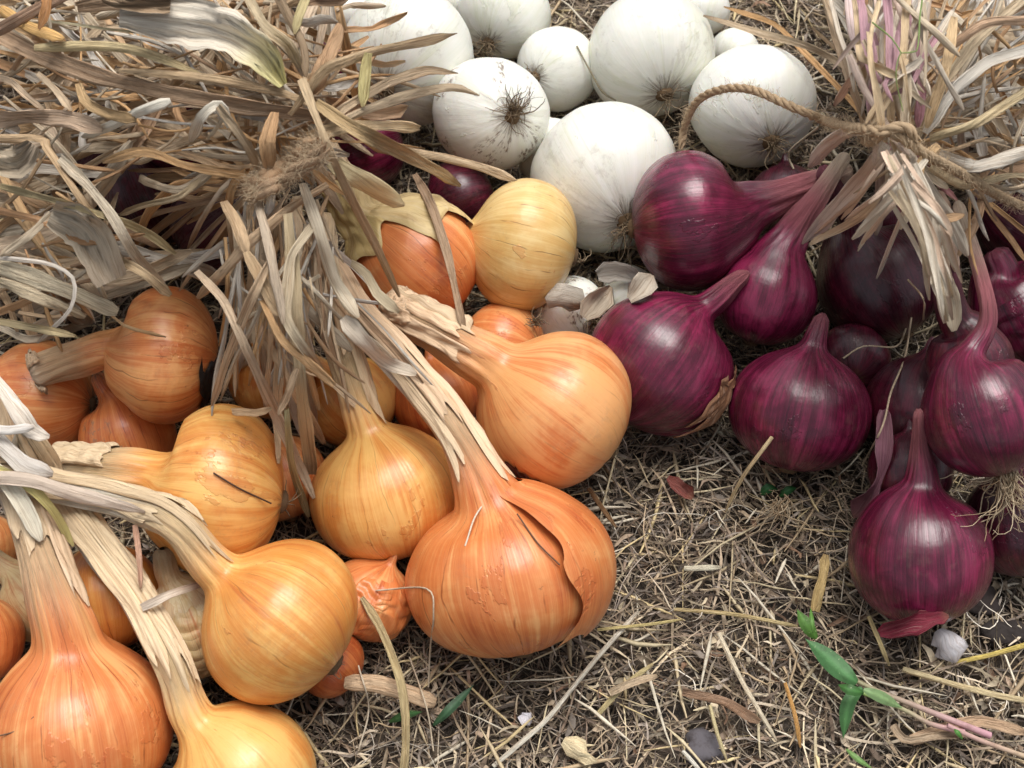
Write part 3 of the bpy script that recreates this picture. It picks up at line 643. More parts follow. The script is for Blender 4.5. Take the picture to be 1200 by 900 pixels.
        for rad_, hh in ((.14, -.03), (.125, .03), (.08, .06), (.01, .07)):
            for a_ in phs: vs.append(root - ax * R * hh + (math.cos(a_) * n1 + math.sin(a_) * b1) * R * rad_ * r.uniform(.8, 1.2))
        mesh_obj('root_plate', vs, grid_faces(4, m), M['soilbit'], t, {'tint': ('FLOAT_COLOR', np.tile((*lin((104, 84, 62)), 1), (4 * m, 1)))})
    return t, V, NRM, C, v

built = []
for k in range(len(ON)):
    built.append(build_onion(k))

# ------------------------------------------------------------------ dried leaves
PAL = [(212, 188, 156), (196, 168, 134), (220, 202, 174), (184, 154, 120), (204, 182, 152), (206, 170, 126), (190, 170, 146)]
PALE = [(228, 218, 202), (222, 208, 184), (232, 224, 212)]
BROWN = [(172, 136, 100), (188, 150, 106), (152, 124, 98)]
def hull_env(s, d):
    """depth of a stiff straight-spanning strand: lower convex hull of depth over arc length"""
    pts = [0]
    for i in range(1, len(s)):
        while len(pts) > 1:
            a, b = pts[-2], pts[-1]
            if (d[b] - d[a]) * (s[i] - s[a]) >= (d[i] - d[a]) * (s[b] - s[a]): pts.pop()
            else: break
        pts.append(i)
    return np.interp(s, s[pts], d[pts])
def leaf(parent, pts, w, colr, r, stiff=.6, flat=.15, roll=.7, lift=0.0, name='leaf', taper=(.75, .55), nc=16, fold=.3, mat=None, end_up=0.0, collect=None, jag=.2):
    pa = np.asarray(pts, float); sg = np.concatenate([[0], np.cumsum(np.hypot(*np.diff(pa, axis=0).T))])
    p = catmull(pts, 9 if w > 7 else 12)
    if r.random() < .6:                     # sharply creased rather than curved
        q_ = np.linspace(0, sg[-1], len(p)); p = np.stack([np.interp(q_, sg, pa[:, 0]), np.interp(q_, sg, pa[:, 1])], -1)
        p[1:-1] = (p[:-2] + 2 * p[1:-1] + p[2:]) / 4
    px, py = p[:, 0], p[:, 1]; n = len(px)
    wpx = w * (1 + jag * wob(np.arange(n) * .35, r, 3))
    u = np.linspace(0, 1, n)
    prof = (taper[0] + (1 - taper[0]) * ss(u, 0, .10)) * (taper[1] + (1 - taper[1]) * (1 - ss(u, .88, 1.0)))
    wpx = wpx * prof
    sf = surf(px, py, np.maximum(wpx, 4))
    s = np.concatenate([[0], np.cumsum(np.hypot(np.diff(px), np.diff(py)))])
    loc = np.array([sf[max(0, i - 2):i + 3].min() for i in range(n)])
    env = hull_env(s, loc)
    d = loc * (1 - stiff) + env * stiff
    thick = w * .5 * .8 / FPX * (flat + .25)
    d = smooth1(d, 4, False) - thick - lift * np.sin(u * math.pi) - end_up * u ** 2
    d = d + .0008 * wob(s * .05, r, 3)
    C = P3(px, py, d); wm = wpx * d / FPX / 2
    stamp(px, py, d, wpx, thick * .8)
    T = unit(np.gradient(C, axis=0)); cv = unit(CAM - C)
    cv = unit(cv - T * (cv * T).sum(-1, keepdims=True)); sd_ = np.cross(T, cv)
    ang = roll * wob(u * 5, r, 2, 1.2) + r.uniform(-.25, .25)
    Nn = cv * np.cos(ang)[:, None] + sd_ * np.sin(ang)[:, None]; Bn = np.cross(T, Nn)
    ph = np.arange(nc) * 2 * math.pi / nc
    PH, U = np.meshgrid(ph, u)
    f1, f2, f3 = r.uniform(0, 6), r.uniform(0, 6), r.uniform(3, 5)
    xx = np.cos(PH); yy = np.sin(PH) * flat
    fd = fold * (1 + .5 * np.sin(U * 7 + f1))
    yy = yy + fd * ((xx ** 2 - .4) if r.random() < .4 else (np.abs(xx + .3 * np.sin(U * 6 + f2)) * 1.2 - .5)) * (1 if r.random() < .6 else -1) + .15 * (np.abs(((xx * f3 * .45 + f2 + .35 * np.sin(U * 5 + f1)) % 1) - .5) * 4 - 1) + .05 * np.sin(U * 30 + xx * 3 + f1) + .05 * np.sin(xx * 9 + f1 + 1.5 * np.sin(U * 9)) + .08 * np.sin(U * len(u) * .45 + f2) * np.sin(xx * 2 + f1)
    xx = xx * (1 + .05 * np.sin(U * 40 + f2) * np.sin(PH * 2))
    V = C[:, None] + wm[:, None, None] * (xx[..., None] * Bn[:, None] + yy[..., None] * Nn[:, None])
    V[-1] = C[-1] + (V[-1] - C[-1]) * .6
    cl = np.array(lin(colr)); cl = cl * r.uniform(.78, 1.1) * min(1.75 if mat is None else 1.5, .84 / cl.max())
    sm = s * .8 / FPX
    fib = np.stack([np.cos(PH) * w / 16 + r.uniform(0, 30) * 0, np.broadcast_to((sm * 1.0)[:, None], PH.shape), np.broadcast_to(np.float64(r.uniform(0, 90)), PH.shape)], -1)
    tipc = np.array(lin((150, 120, 88)))
    tt = ss(U, .9, 1.0)[..., None] * .4
    tc = cl * (1 - tt) + tipc * tt
    tint = np.concatenate([tc, np.ones(PH.shape + (1,))], -1).reshape(-1, 4)
    Vf = V.reshape(-1, 3); F = grid_faces(n, nc)
    if collect is not None: collect.append((Vf, F, fib.reshape(-1, 3), tint)); return None
    return mesh_obj(name, Vf, F, M[mat or 'leaf'], parent, {'fib': ('FLOAT_VECTOR', fib), 'tint': ('FLOAT_COLOR', tint)})
def pick(r, pale=.15, brown=.15):
    x = r.random()
    return r.choice(PALE) if x < pale else (r.choice(BROWN) if x < pale + brown else r.choice(PAL))
def gp(px, py): q = P3(px, py, ground_d(px, py, 0.0)); return (q[0], q[1], 0)

LA = thing('dried_leaf_bundle', gp(260, 160), 'big tied bundle of flattened tan dried onion leaves filling the upper left', 'dried leaves')
LB = thing('dried_leaf_heap', gp(80, 330), 'loose heap of grey-beige dried leaves above the glossy orange onion', 'dried leaves')
LC = thing('dry_stalk_bunch', gp(330, 380), 'bunch of dry stalks hanging from the left knot down between yellow onions', 'dried stalks')
LD = thing('dried_leaf_bundle', gp(1060, 120), 'bundle of pale and purple dried stems bound above the red onions', 'dried leaves')
LE = thing('pale_stem_cluster', gp(10, 560), 'cluster of whitish papery stems fanning from the left edge', 'dried stems')
r = random.Random(5)
# under-layers first
def rnd_path(r, x, y, ang, L, curv):
    pts = [(x, y)]; a = ang
    for i in range(4):
        a += r.gauss(0, curv) + (r.choice((-1, 1)) * r.uniform(.3, .9) if r.random() < .10 else 0); x += math.cos(a) * L / 4; y += math.sin(a) * L / 4; pts.append((x, y))
    return pts
def inhole(pts):
    return sum(1 for (x, y) in pts if ((x - 215) / 75) ** 2 + ((y - 235) / 55) ** 2 < 1) >= 1
for k in range(150):
    x = r.uniform(-80, 330); y = r.uniform(-70, 190) if r.random() < .8 else r.uniform(150, 230)
    tx, ty = 350 + r.gauss(0, 20), 150 + r.gauss(0, 25)
    a = math.atan2(ty - y, tx - x) + r.gauss(0, .22); L = min(r.uniform(140, 330), math.hypot(tx - x, ty - y) + 90)
    pts = rnd_path(r, x, y, a, max(L, 90), .10)
    if inhole(pts): continue
    leaf(LA, pts, r.uniform(5, 13), pick(r), r, stiff=r.uniform(.4, .8), lift=r.uniform(0, .006))
for k in range(36):     # short wisps bending out of the knot to the left over the hollow
    a = math.pi + r.gauss(.05, .32); x, y = 310 + r.gauss(0, 8), 205 + r.gauss(0, 10)
    leaf(LA, rnd_path(r, x, y, a, r.uniform(70, 190), .2), r.uniform(5, 11), pick(r, .1, .3), r, stiff=.7, lift=r.uniform(0, .012))
for k in range(46):     # strands rising to the top edge
    x = r.uniform(255, 400); y = r.uniform(-60, 20)
    tx, ty = 355 + r.gauss(0, 25), 150 + r.gauss(0, 20)
    a = math.atan2(ty - y, tx - x) + r.gauss(0, .15)
    leaf(LA, rnd_path(r, x, y, a, math.hypot(tx - x, ty - y), .1), r.uniform(6, 13), pick(r, .15, .3), r, stiff=.6, lift=r.uniform(0, .008))
for k in range(150):     # heap at the left
    x = r.uniform(-110, 150); y = r.uniform(170, 400)
    a = r.choice([r.gauss(.35, .3), r.gauss(1.0, .35), r.gauss(-.2, .3)])
    pts = rnd_path(r, x, y, a, r.uniform(70, 220), .13)
    if any(px_ > 125 and py_ > 345 for px_, py_ in pts) or inhole(pts) or any(py_ > 402 for _, py_ in pts): continue
    leaf(LB, pts, r.uniform(6, 20), pick(r, .25, .1), r, stiff=r.uniform(.5, .9), lift=r.uniform(0, .006))
for k in range(60):     # stalks hanging from the knot
    x = r.uniform(262, 375); y = r.uniform(225, 330)
    pts = rnd_path(r, x, y, math.pi / 2 + (x - 320) * .0012 + r.gauss(0, .13), r.uniform(110, 260), .09)
    if any(((px_ - 453) / 88) ** 2 + ((py_ - 578) / 80) ** 2 < 1 or ((px_ - 190) / 65) ** 2 + ((py_ - 417) / 90) ** 2 < 1 or ((px_-250)/75)**2+((py_-577)/105)**2 < 1 for px_, py_ in pts): continue
    leaf(LC, pts, r.uniform(6, 14), pick(r, .2, .15), r, stiff=.6, lift=r.uniform(0, .004))
for k in range(90):     # right bundle, radiating up from its knot
    a = -math.pi / 2 + r.uniform(-.30, 1.45); x, y = 1050 + r.gauss(0, 16), 160 + r.gauss(0, 12)
    leaf(LD, rnd_path(r, x, y, a, r.uniform(110, 300), .13), r.uniform(6, 13), pick(r, .3, .2), r, stiff=.7, lift=r.uniform(0, .01))
for k in range(46):     # bed of leaves at the right edge
    x = r.uniform(1080, 1290); y = r.uniform(-40, 235); a = r.gauss(.2, .5)
    leaf(LD, rnd_path(r, x, y, a, r.uniform(60, 180), .15), r.uniform(6, 14), pick(r, .3, .15), r, stiff=.7, lift=r.uniform(0, .005))
for k in range(14):     # bound stems going down to the red onions
    x, y = 1050 + r.gauss(0, 16), 172 + r.gauss(0, 5)
    a = math.pi / 2 - .3 + r.gauss(0, .22)
    leaf(LD, rnd_path(r, x, y, a, r.uniform(50, 110), .1), r.uniform(7, 13), r.choice([(196, 176, 160), (170, 120, 122), (205, 190, 165)]), r, stiff=.8)

for k in range(60):     # short crumpled scraps caught in the right bundle
    x = r.uniform(985, 1260); y = r.uniform(-20, 240) if x > 1080 else r.uniform(-20, 130); a = -1.0 + r.gauss(0, .7)
    leaf(LD, rnd_path(r, x, y, a, r.uniform(40, 120), .15), r.uniform(5, 12), pick(r, .45, .15), r, stiff=.6, roll=.9, mat='paper', fold=.6, lift=r.uniform(0, .008))
for k in range(46):     # and in the left one
    x = r.uniform(-20, 400); y = r.uniform(-20, 150); a = .2 + r.gauss(0, .7)
    leaf(LA, rnd_path(r, x, y, a, r.uniform(40, 110), .3), r.uniform(7, 15), pick(r, .2, .2), r, stiff=.6, roll=1.0, fold=.6, lift=r.uniform(0, .006))
# fine fibres and shreds worked into each bundle, too many and thin to lift singly
def shreds(parent, n, gen, wlo=2.5, whi=6.0):
    acc = []
    for _ in range(n):
        pts = gen()
        if pts is None or inhole(pts): continue
        leaf(None, pts, r.uniform(wlo, whi), pick(r, .3, .2), r, stiff=.8, lift=r.uniform(0, .006), nc=5, collect=acc, taper=(.8, .5))
    off = 0; Fs = []
    for a in acc: Fs.append(a[1] + off); off += len(a[0])
    o = mesh_obj('shreds', np.vstack([a[0] for a in acc]), np.vstack(Fs), M['leaf'], parent, {'fib': ('FLOAT_VECTOR', np.vstack([a[2] for a in acc])), 'tint': ('FLOAT_COLOR', np.vstack([a[3] for a in acc]))})
    o['kind'] = 'stuff'
def gA():
    x = r.uniform(-60, 330); y = r.uniform(-40, 190); a = math.atan2(150 - y, 350 - x) + r.gauss(0, .35)
    return rnd_path(r, x, y, a, r.uniform(50, 200), .15)
def gB():
    x = r.uniform(-60, 120); y = r.uniform(170, 370); return rnd_path(r, x, y, r.gauss(.4, .6), r.uniform(40, 120), .2)
def gC():
    x = r.uniform(255, 400); y = r.uniform(215, 350); return rnd_path(r, x, y, 1.57 + r.gauss(0, .22), r.uniform(50, 190), .12)
def gD():
    a = -math.pi / 2 + r.uniform(-.35, 1.5); return rnd_path(r, 1050 + r.gauss(0, 20), 160 + r.gauss(0, 14), a, r.uniform(60, 260), .2)
def gD2(): return rnd_path(r, r.uniform(1000, 1240), r.uniform(-30, 230), r.gauss(-.5, .9), r.uniform(40, 120), .25)
shreds(LA, 90, gA); shreds(LB, 34, gB); shreds(LC, 60, gC); shreds(LD, 55, gD); shreds(LD, 45, gD2)
# the ones that stand out
hand = [
 (LA, [(-40, 20), (40, 62), (110, 88), (190, 108), (290, 125), (400, 138)], 24, (160, 134, 108), dict(stiff=.9, taper=(1, .5), fold=.3)),
 (LA, [(140, 82), (230, 90), (300, 102), (352, 116), (420, 150)], 13, (172, 148, 116), dict(stiff=.9, taper=(.6, .4))),
 (LA, [(40, 56), (120, 54), (170, 62), (235, 86)], 12, (186, 168, 128), dict(stiff=.9)),
 (LA, [(60, 25), (120, 33), (180, 40)], 4, (214, 204, 168), dict(stiff=1, lift=.006)),
 (LA, [(200, 118), (160, 132), (130, 148), (96, 161)], 15, (222, 216, 200), dict(stiff=.8, taper=(.5, .5), mat='paper', lift=.004)),
 (LA, [(268, 150), (262, 128), (252, 124), (236, 138), (224, 166)], 16, (224, 216, 198), dict(stiff=.8, taper=(.4, .7), mat='paper', lift=.01)),
 (LA, [(256, 124), (272, 145), (292, 175), (308, 202)], 15, (178, 158, 130), dict(stiff=.8)),
 (LA, [(322, 132), (313, 165), (316, 200)], 20, (168, 134, 98), dict(stiff=.8, taper=(.7, .6), lift=.008)),
 (LA, [(0, 10), (30, 30), (75, 46)], 16, (184, 148, 94), dict(stiff=.8)),
 (LA, [(-10, 40), (40, 12), (100, -20)], 18, (138, 112, 92), dict(stiff=.9)),
 (LA, [(58, -20), (54, 10), (46, 34)], 14, (160, 116, 74), dict(stiff=.9)),
 (LA, [(90, 8), (140, 2), (200, 20), (150, 28)], 22, (176, 150, 122), dict(stiff=.8)),
 (LA, [(282, -20), (310, 30), (338, 52), (352, 80)], 16, (172, 156, 128), dict(stiff=.8, lift=.006)),
 (LA, [(318, -20), (338, 20), (356, 55), (358, 90)], 13, (154, 132, 106), dict(stiff=.8)),
 (LA, [(362, -10), (350, 20), (345, 40)], 13, (190, 176, 132), dict(stiff=.8)),
 (LA, [(400, 30), (385, 62), (366, 110)], 22, (168, 136, 104), dict(stiff=.8, lift=.008)),
 (LA, [(340, 135), (380, 80), (440, 60), (500, 48), (536, 39)], 14, (170, 146, 114), dict(stiff=.9, taper=(.7, .1), lift=.01)),
 (LA, [(372, 160), (400, 128), (455, 96), (500, 82), (537, 86)], 12, (176, 154, 126), dict(stiff=.9, taper=(.7, .2), lift=.01)),
 (LA, [(372, 165), (410, 138), (470, 114), (530, 102), (562, 112)], 13, (186, 166, 138), dict(stiff=.9, taper=(.7, .3), lift=.008)),
 (LA, [(360, 160), (410, 148), (450, 147), (492, 150)], 18, (184, 162, 128), dict(stiff=.9, taper=(.7, .6))),
 (LA, [(470, 176), (520, 184), (565, 196), (606, 212)], 12, (182, 160, 130), dict(stiff=.9, taper=(.7, .2))),
 (LA, [(370, 120), (410, 148), (470, 178), (512, 200), (540, 218)], 20, (180, 154, 114), dict(stiff=.95, taper=(.8, .35), lift=.006, fold=.4)),
 (LA, [(432, 62), (428, 90), (425, 125)], 15, (184, 172, 120), dict(stiff=.8)),
 (LA, [(486, 204), (504, 238), (522, 290), (534, 340), (544, 386)], 13, (152, 128, 104), dict(stiff=.5, taper=(.6, .8), fold=.4)),
 (LA, [(386, 190), (412, 205), (440, 222), (474, 240)], 26, (206, 190, 150), dict(stiff=.7, mat='paper', taper=(.6, .4))),
 (LA, [(354, 92), (368, 130), (398, 205), (440, 288), (468, 348)], 11, (196, 172, 138), dict(stiff=.85, taper=(1, .6), lift=.01, fold=.4)),
 (LA, [(384, 218), (340, 244), (290, 286), (232, 350)], 15, (192, 164, 132), dict(stiff=.95, taper=(.8, .7), lift=.008, fold=.4)),
 (LA, [(262, 236), (278, 262), (290, 300)], 16, (178, 152, 120), dict(stiff=.9)),
 (LA, [(248, 200), (215, 222), (170, 212), (165, 205)], 12, (196, 178, 152), dict(stiff=.8, lift=.008)),
 (LA, [(235, 210), (210, 232), (170, 240), (140, 252)], 9, (180, 160, 128), dict(stiff=.8, lift=.006)),
 (LA, [(285, 205), (220, 195), (170, 178), (120, 190)], 12, (158, 126, 88), dict(stiff=.8, lift=.008)),
 (LA, [(92, 98), (98, 120), (128, 134), (160, 140)], 16, (160, 134, 98), dict(stiff=.7)),
 (LA, [(-20, 140), (40, 136), (80, 140), (120, 152)], 26, (184, 160, 136), dict(stiff=.9)),
 (LA, [(-20, 90), (10, 92), (30, 112), (52, 128)], 9, (188, 166, 140), dict(stiff=.9)),
 (LA, [(44, 86), (66, 106), (84, 130)], 9, (178, 158, 132), dict(stiff=.9)),
 (LB, [(-40, 162), (44, 163), (54, 172), (82, 214), (112, 258), (142, 304)], 13, (196, 168, 132), dict(stiff=.9, taper=(1, .7), lift=.01, fold=.5)),
 (LB, [(0, 218), (70, 236), (150, 262), (178, 276), (206, 298)], 10, (196, 178, 136), dict(stiff=.9, lift=.008, fold=.4)),
 (LB, [(-20, 243), (50, 258), (96, 286), (170, 274)], 9, (192, 150, 110), dict(stiff=.8, lift=.006)),
 (LB, [(70, 185), (102, 215), (130, 250), (158, 300), (200, 345)], 16, (176, 164, 144), dict(stiff=.8, lift=.004)),
 (LB, [(-40, 300), (40, 326), (90, 345), (138, 366)], 24, (178, 166, 142), dict(stiff=.95, taper=(1, .8), fold=.15)),
 (LB, [(-10, 190), (20, 180), (48, 170)], 22, (176, 160, 140), dict(stiff=.9)),
 (LB, [(0, 330), (50, 350), (100, 372)], 18, (160, 146, 122), dict(stiff=.95)),
 (LB, [(-20, 300), (60, 308), (90, 325), (85, 362), (44, 402)], 6, (222, 212, 198), dict(stiff=.6, lift=.012, mat='paper')),
 (LB, [(-20, 374), (40, 384), (88, 394)], 10, (186, 168, 130), dict(stiff=.9)),
 (LB, [(125, 295), (165, 318), (200, 346)], 15, (190, 166, 132), dict(stiff=.9, lift=.006, taper=(.8, .6), fold=.4)),
 (LB, [(60, 250), (30, 280), (0, 300)], 12, (190, 174, 150), dict(stiff=.9)),
 (LC, [(288, 295), (312, 340), (330, 372)], 17, (186, 160, 126), dict(stiff=.8)),
 (LC, [(318, 300), (292, 356), (266, 420), (248, 476)], 13, (174, 150, 122), dict(stiff=.7, taper=(.5, .6))),
 (LC, [(230, 318), (262, 352), (290, 412), (330, 500), (368, 584)], 15, (176, 156, 132), dict(stiff=.6, taper=(.6, .6))),
 (LC, [(338, 250), (345, 340), (352, 440), (366, 556)], 20, (204, 184, 148), dict(stiff=.7, taper=(.8, .8), mat='paper')),
 (LC, [(368, 262), (340, 300), (334, 372), (352, 402), (380, 438)], 15, (214, 196, 166), dict(stiff=.6, taper=(.8, .5), mat='paper')),
 (LC, [(306, 352), (330, 398), (360, 424), (392, 452)], 14, (200, 162, 118), dict(stiff=.4, taper=(.6, 1))),
 (LC, [(348, 432), (338, 460), (326, 486)], 10, (196, 168, 136), dict(stiff=.9, taper=(.8, .8))),
 (LC, [(272, 482), (300, 484), (318, 478)], 10, (190, 158, 122), dict(stiff=.9, taper=(.8, .8))),
 (LC, [(336, 480), (340, 540), (346, 562), (362, 606)], 10, (168, 156, 116), dict(stiff=.6)),
 (LC, [(402, 372), (424, 398), (452, 424), (488, 438)], 22, (220, 206, 186), dict(stiff=.6, mat='paper', taper=(.5, .5))),
 (LC, [(412, 308), (430, 322), (442, 344), (468, 366)], 16, (216, 200, 168), dict(stiff=.6, mat='paper', lift=.004)),
 (LC, [(300, 230), (318, 300), (332, 380)], 14, (188, 170, 148), dict(stiff=.8)),
 (LC, [(355, 215), (372, 262), (392, 330), (420, 372)], 18, (206, 192, 168), dict(stiff=.7, mat='paper')),
 (LE, [(-30, 420), (10, 468), (38, 505), (58, 512)], 24, (222, 212, 198), dict(stiff=.8, mat='paper', lift=.004, taper=(.8, .5))),
 (LE, [(-40, 470), (0, 520), (30, 548), (62, 556)], 26, (216, 208, 198), dict(stiff=.8, mat='paper', taper=(.9, .5))),
 (LE, [(-40, 520), (0, 556), (26, 590), (48, 634)], 22, (212, 204, 184), dict(stiff=.8, mat='paper', taper=(.9, .5))),
 (LE, [(-40, 540), (20, 560), (60, 596), (86, 640)], 14, (206, 194, 128), dict(stiff=.8, mat='paper')),
 (LE, [(-40, 560), (30, 562), (90, 580), (170, 600)], 20, (206, 188, 170), dict(stiff=.8, mat='paper', taper=(.9, .4))),
 (LE, [(-30, 500), (10, 505), (40, 500)], 16, (220, 214, 206), dict(stiff=.8, mat='paper')),
 (LE, [(166, 712), (200, 696), (244, 682)], 10, (212, 196, 178), dict(stiff=.9, mat='paper', taper=(.9, .4))),
 (LE, [(158, 615), (163, 650), (165, 690)], 8, (190, 150, 126), dict(stiff=.8)),
 (LD, [(1030, 152), (1020, 100), (1004, 40), (996, -30)], 26, (190, 172, 168), dict(stiff=.8, mat='paper', taper=(.6, .8), lift=.006)),
 (LD, [(1034, 150), (1034, 96), (1050, 50), (1092, -30)], 32, (212, 204, 192), dict(stiff=.8, mat='paper', taper=(.5, .8), lift=.008)),
 (LD, [(1056, 150), (1068, 100), (1078, 40), (1088, -30)], 20, (196, 178, 160), dict(stiff=.8, taper=(.5, .8), lift=.008)),
 (LD, [(960, -20), (976, 30), (992, 84), (1013, 140)], 10, (168, 146, 120), dict(stiff=.9, taper=(.8, .6), lift=.006, fold=.4)),
 (LD, [(1076, 160), (1096, 110), (1140, 50), (1220, -20)], 16, (196, 176, 146), dict(stiff=.85, taper=(.6, .8), lift=.008)),
 (LD, [(1084, 156), (1118, 104), (1160, 70), (1230, 52)], 18, (222, 214, 200), dict(stiff=.85, mat='paper', taper=(.6, .6), lift=.008)),
 (LD, [(1078, 74), (1120, 50), (1160, 26), (1230, 26)], 13, (186, 156, 128), dict(stiff=.9, lift=.01)),
 (LD, [(1090, 164), (1136, 150), (1180, 122), (1240, 84)], 15, (186, 168, 132), dict(stiff=.9, taper=(.7, .8), lift=.006)),
 (LD, [(1100, 182), (1140, 196), (1176, 186), (1230, 170)], 24, (224, 214, 198), dict(stiff=.7, mat='paper', lift=.006)),
 (LD, [(1072, 60), (1080, 100), (1076, 150)], 12, (190, 140, 150), dict(stiff=.8)),
 (LD, [(1118, 20), (1108, 80), (1086, 150)], 14, (206, 178, 138), dict(stiff=.8, lift=.006)),
 (LD, [(1038, 168), (1010, 210), (975, 250), (940, 286)], 26, (202, 190, 176), dict(stiff=.7, mat='paper', taper=(.8, .3))),
 (LD, [(1012, 150), (985, 158), (962, 176), (948, 196)], 22, (196, 182, 168), dict(stiff=.8, mat='paper')),
 (LD, [(1050, 172), (1076, 205), (1098, 244), (1104, 292)], 15, (214, 196, 168), dict(stiff=.8, mat='paper')),
 (LD, [(1062, 176), (1092, 226), (1118, 262), (1134, 300)], 16, (206, 194, 176), dict(stiff=.8, mat='paper', lift=.004)),
 (LD, [(1096, 262), (1102, 300), (1112, 346), (1118, 388)], 30, (224, 210, 182), dict(stiff=.7, mat='paper', taper=(.8, .5), lift=.004)),
 (LD, [(1066, 250), (1096, 258), (1130, 252)], 14, (196, 160, 122), dict(stiff=.8, lift=.008)),
 (LD, [(1090, 196), (1130, 220), (1180, 205), (1210, 205)], 12, (206, 186, 150), dict(stiff=.8, lift=.004)),
 (LD, [(1100, 170), (1080, 190), (1078, 230), (1090, 250)], 12, (190, 160, 120), dict(stiff=.8, lift=.008)),
]
for par, pts, w, c, kw in hand:
    kw.setdefault('roll', .9 if par is LD else .6); leaf(par, pts, w * (.72 if w > 20 and par is LD else .82 if w > 12 else .92), c, r, **kw)

for k in range(60):     # long pale shreds on the bound stems
    x = 1045 + r.gauss(0, 30); y = r.uniform(-40, 80); a = math.atan2(155 - y, 1045 - x) + r.gauss(0, .10)
    leaf(LD, rnd_path(r, x, y, a, r.uniform(60, 150), .08), r.uniform(4, 10), r.choice([(230, 216, 196), (222, 204, 176), (212, 188, 152), (206, 186, 172), (176, 138, 146)]), r, stiff=.6, roll=.9, mat='paper', fold=.5)
for k in range(46):     # pale stems that hang over the red onions
    x = 1052 + r.gauss(0, 12); y = 172 + r.uniform(0, 60); tx = 1108 + r.gauss(0, 9); ty = r.uniform(260, 385); h = .5 + r.gauss(0, .06)
    if r.random() < .3: tx = x - r.uniform(30, 90); ty = y + r.uniform(40, 110)
    leaf(LD, [(x, y), (x + (tx - x) * h + 6, y + (ty - y) * .45), (tx, ty)], r.uniform(4, 10), r.choice([(230, 218, 198), (222, 202, 170), (206, 182, 160), (222, 212, 194)]), r, stiff=.7, roll=.8, mat='paper', fold=.5, lift=r.uniform(0, .006))
# the broad papery sheet at the top
def sheet(parent, pts, wl, colr, r, name, lift=.006, nu=26, nv=14):
    """wl: half widths in px at each point; a wavy broad sheet with ragged outline"""
    p = catmull([(a, b, c) for (a, b), c in zip(pts, wl)], 8); n = len(p)
    tx = np.gradient(p[:, 0]); ty = np.gradient(p[:, 1]); L = np.hypot(tx, ty); nx, ny = -ty / L, tx / L
    q = np.linspace(-1, 1, nv)
    e1 = 1 + .18 * wob(np.arange(n) * .5, r, 4); e2 = 1 + .18 * wob(np.arange(n) * .5, r, 4)
    ww = np.where(q[None, :] < 0, e1[:, None], e2[:, None]) * p[:, 2][:, None]
    X = p[:, 0][:, None] + nx[:, None] * q[None, :] * ww; Yv = p[:, 1][:, None] + ny[:, None] * q[None, :] * ww
    sf = surf(X.ravel(), Yv.ravel(), np.full(X.size, 10)).reshape(X.shape)
    U = np.linspace(0, 1, n)[:, None]
    D = np.minimum(sf, np.percentile(sf, 35)) 
    for _ in range(8):
        D[1:-1] = (D[:-2] + 2 * D[1:-1] + D[2:]) / 4; D[:, 1:-1] = (D[:, :-2] + 2 * D[:, 1:-1] + D[:, 2:]) / 4
    D = np.minimum(D, sf) - lift - .0025 * np.sin(q[None, :] * 4 + U * 6) - .0015 * np.sin(q[None, :] * 13 + U * 9) - .003 * (np.abs(q)[None, :] ** 3)
    c = P3(X, Yv, D); cc = cell(X, Yv); ZS[cc] = np.minimum(ZS[cc], D)
    fib = np.stack([np.broadcast_to(q[None, :], X.shape) * 3, np.broadcast_to(U, X.shape) * .12, np.full(X.shape, r.uniform(0, 80))], -1)
    c0 = np.array(lin(colr[0])); c1 = np.array(lin(colr[1])); f = ss(U, .55, 1)[..., None]
    tint = np.concatenate([np.broadcast_to(c0 * (1 - f) + c1 * f, X.shape + (3,)), np.ones(X.shape + (1,))], -1)
    F = grid_faces(n, nv, False)
    # back side 0.4 mm behind gives the sheet a thickness
    o = mesh_obj(name, c.reshape(-1, 3), F, M['paper'], parent, {'fib': ('FLOAT_VECTOR', fib), 'tint': ('FLOAT_COLOR', tint.reshape(-1, 4))})
    return o
sheet(LA, [(140, 18), (200, 22), (250, 32), (300, 58), (332, 100)], (14, 30, 26, 22, 6), ((234, 224, 206), (222, 212, 150)), r, 'leaf')
sheet(LA, [(120, -6), (160, 0), (200, 4)], (8, 16, 10), ((188, 162, 132), (176, 150, 120)), r, 'leaf')
sheet(LB, [(60, 250), (100, 270), (130, 330)], (14, 26, 20), ((196, 182, 160), (190, 172, 150)), r, 'leaf', lift=0)
sheet(LB, [(-20, 180), (20, 190), (40, 170)], (16, 20, 10), ((190, 174, 150), (190, 172, 150)), r, 'leaf')

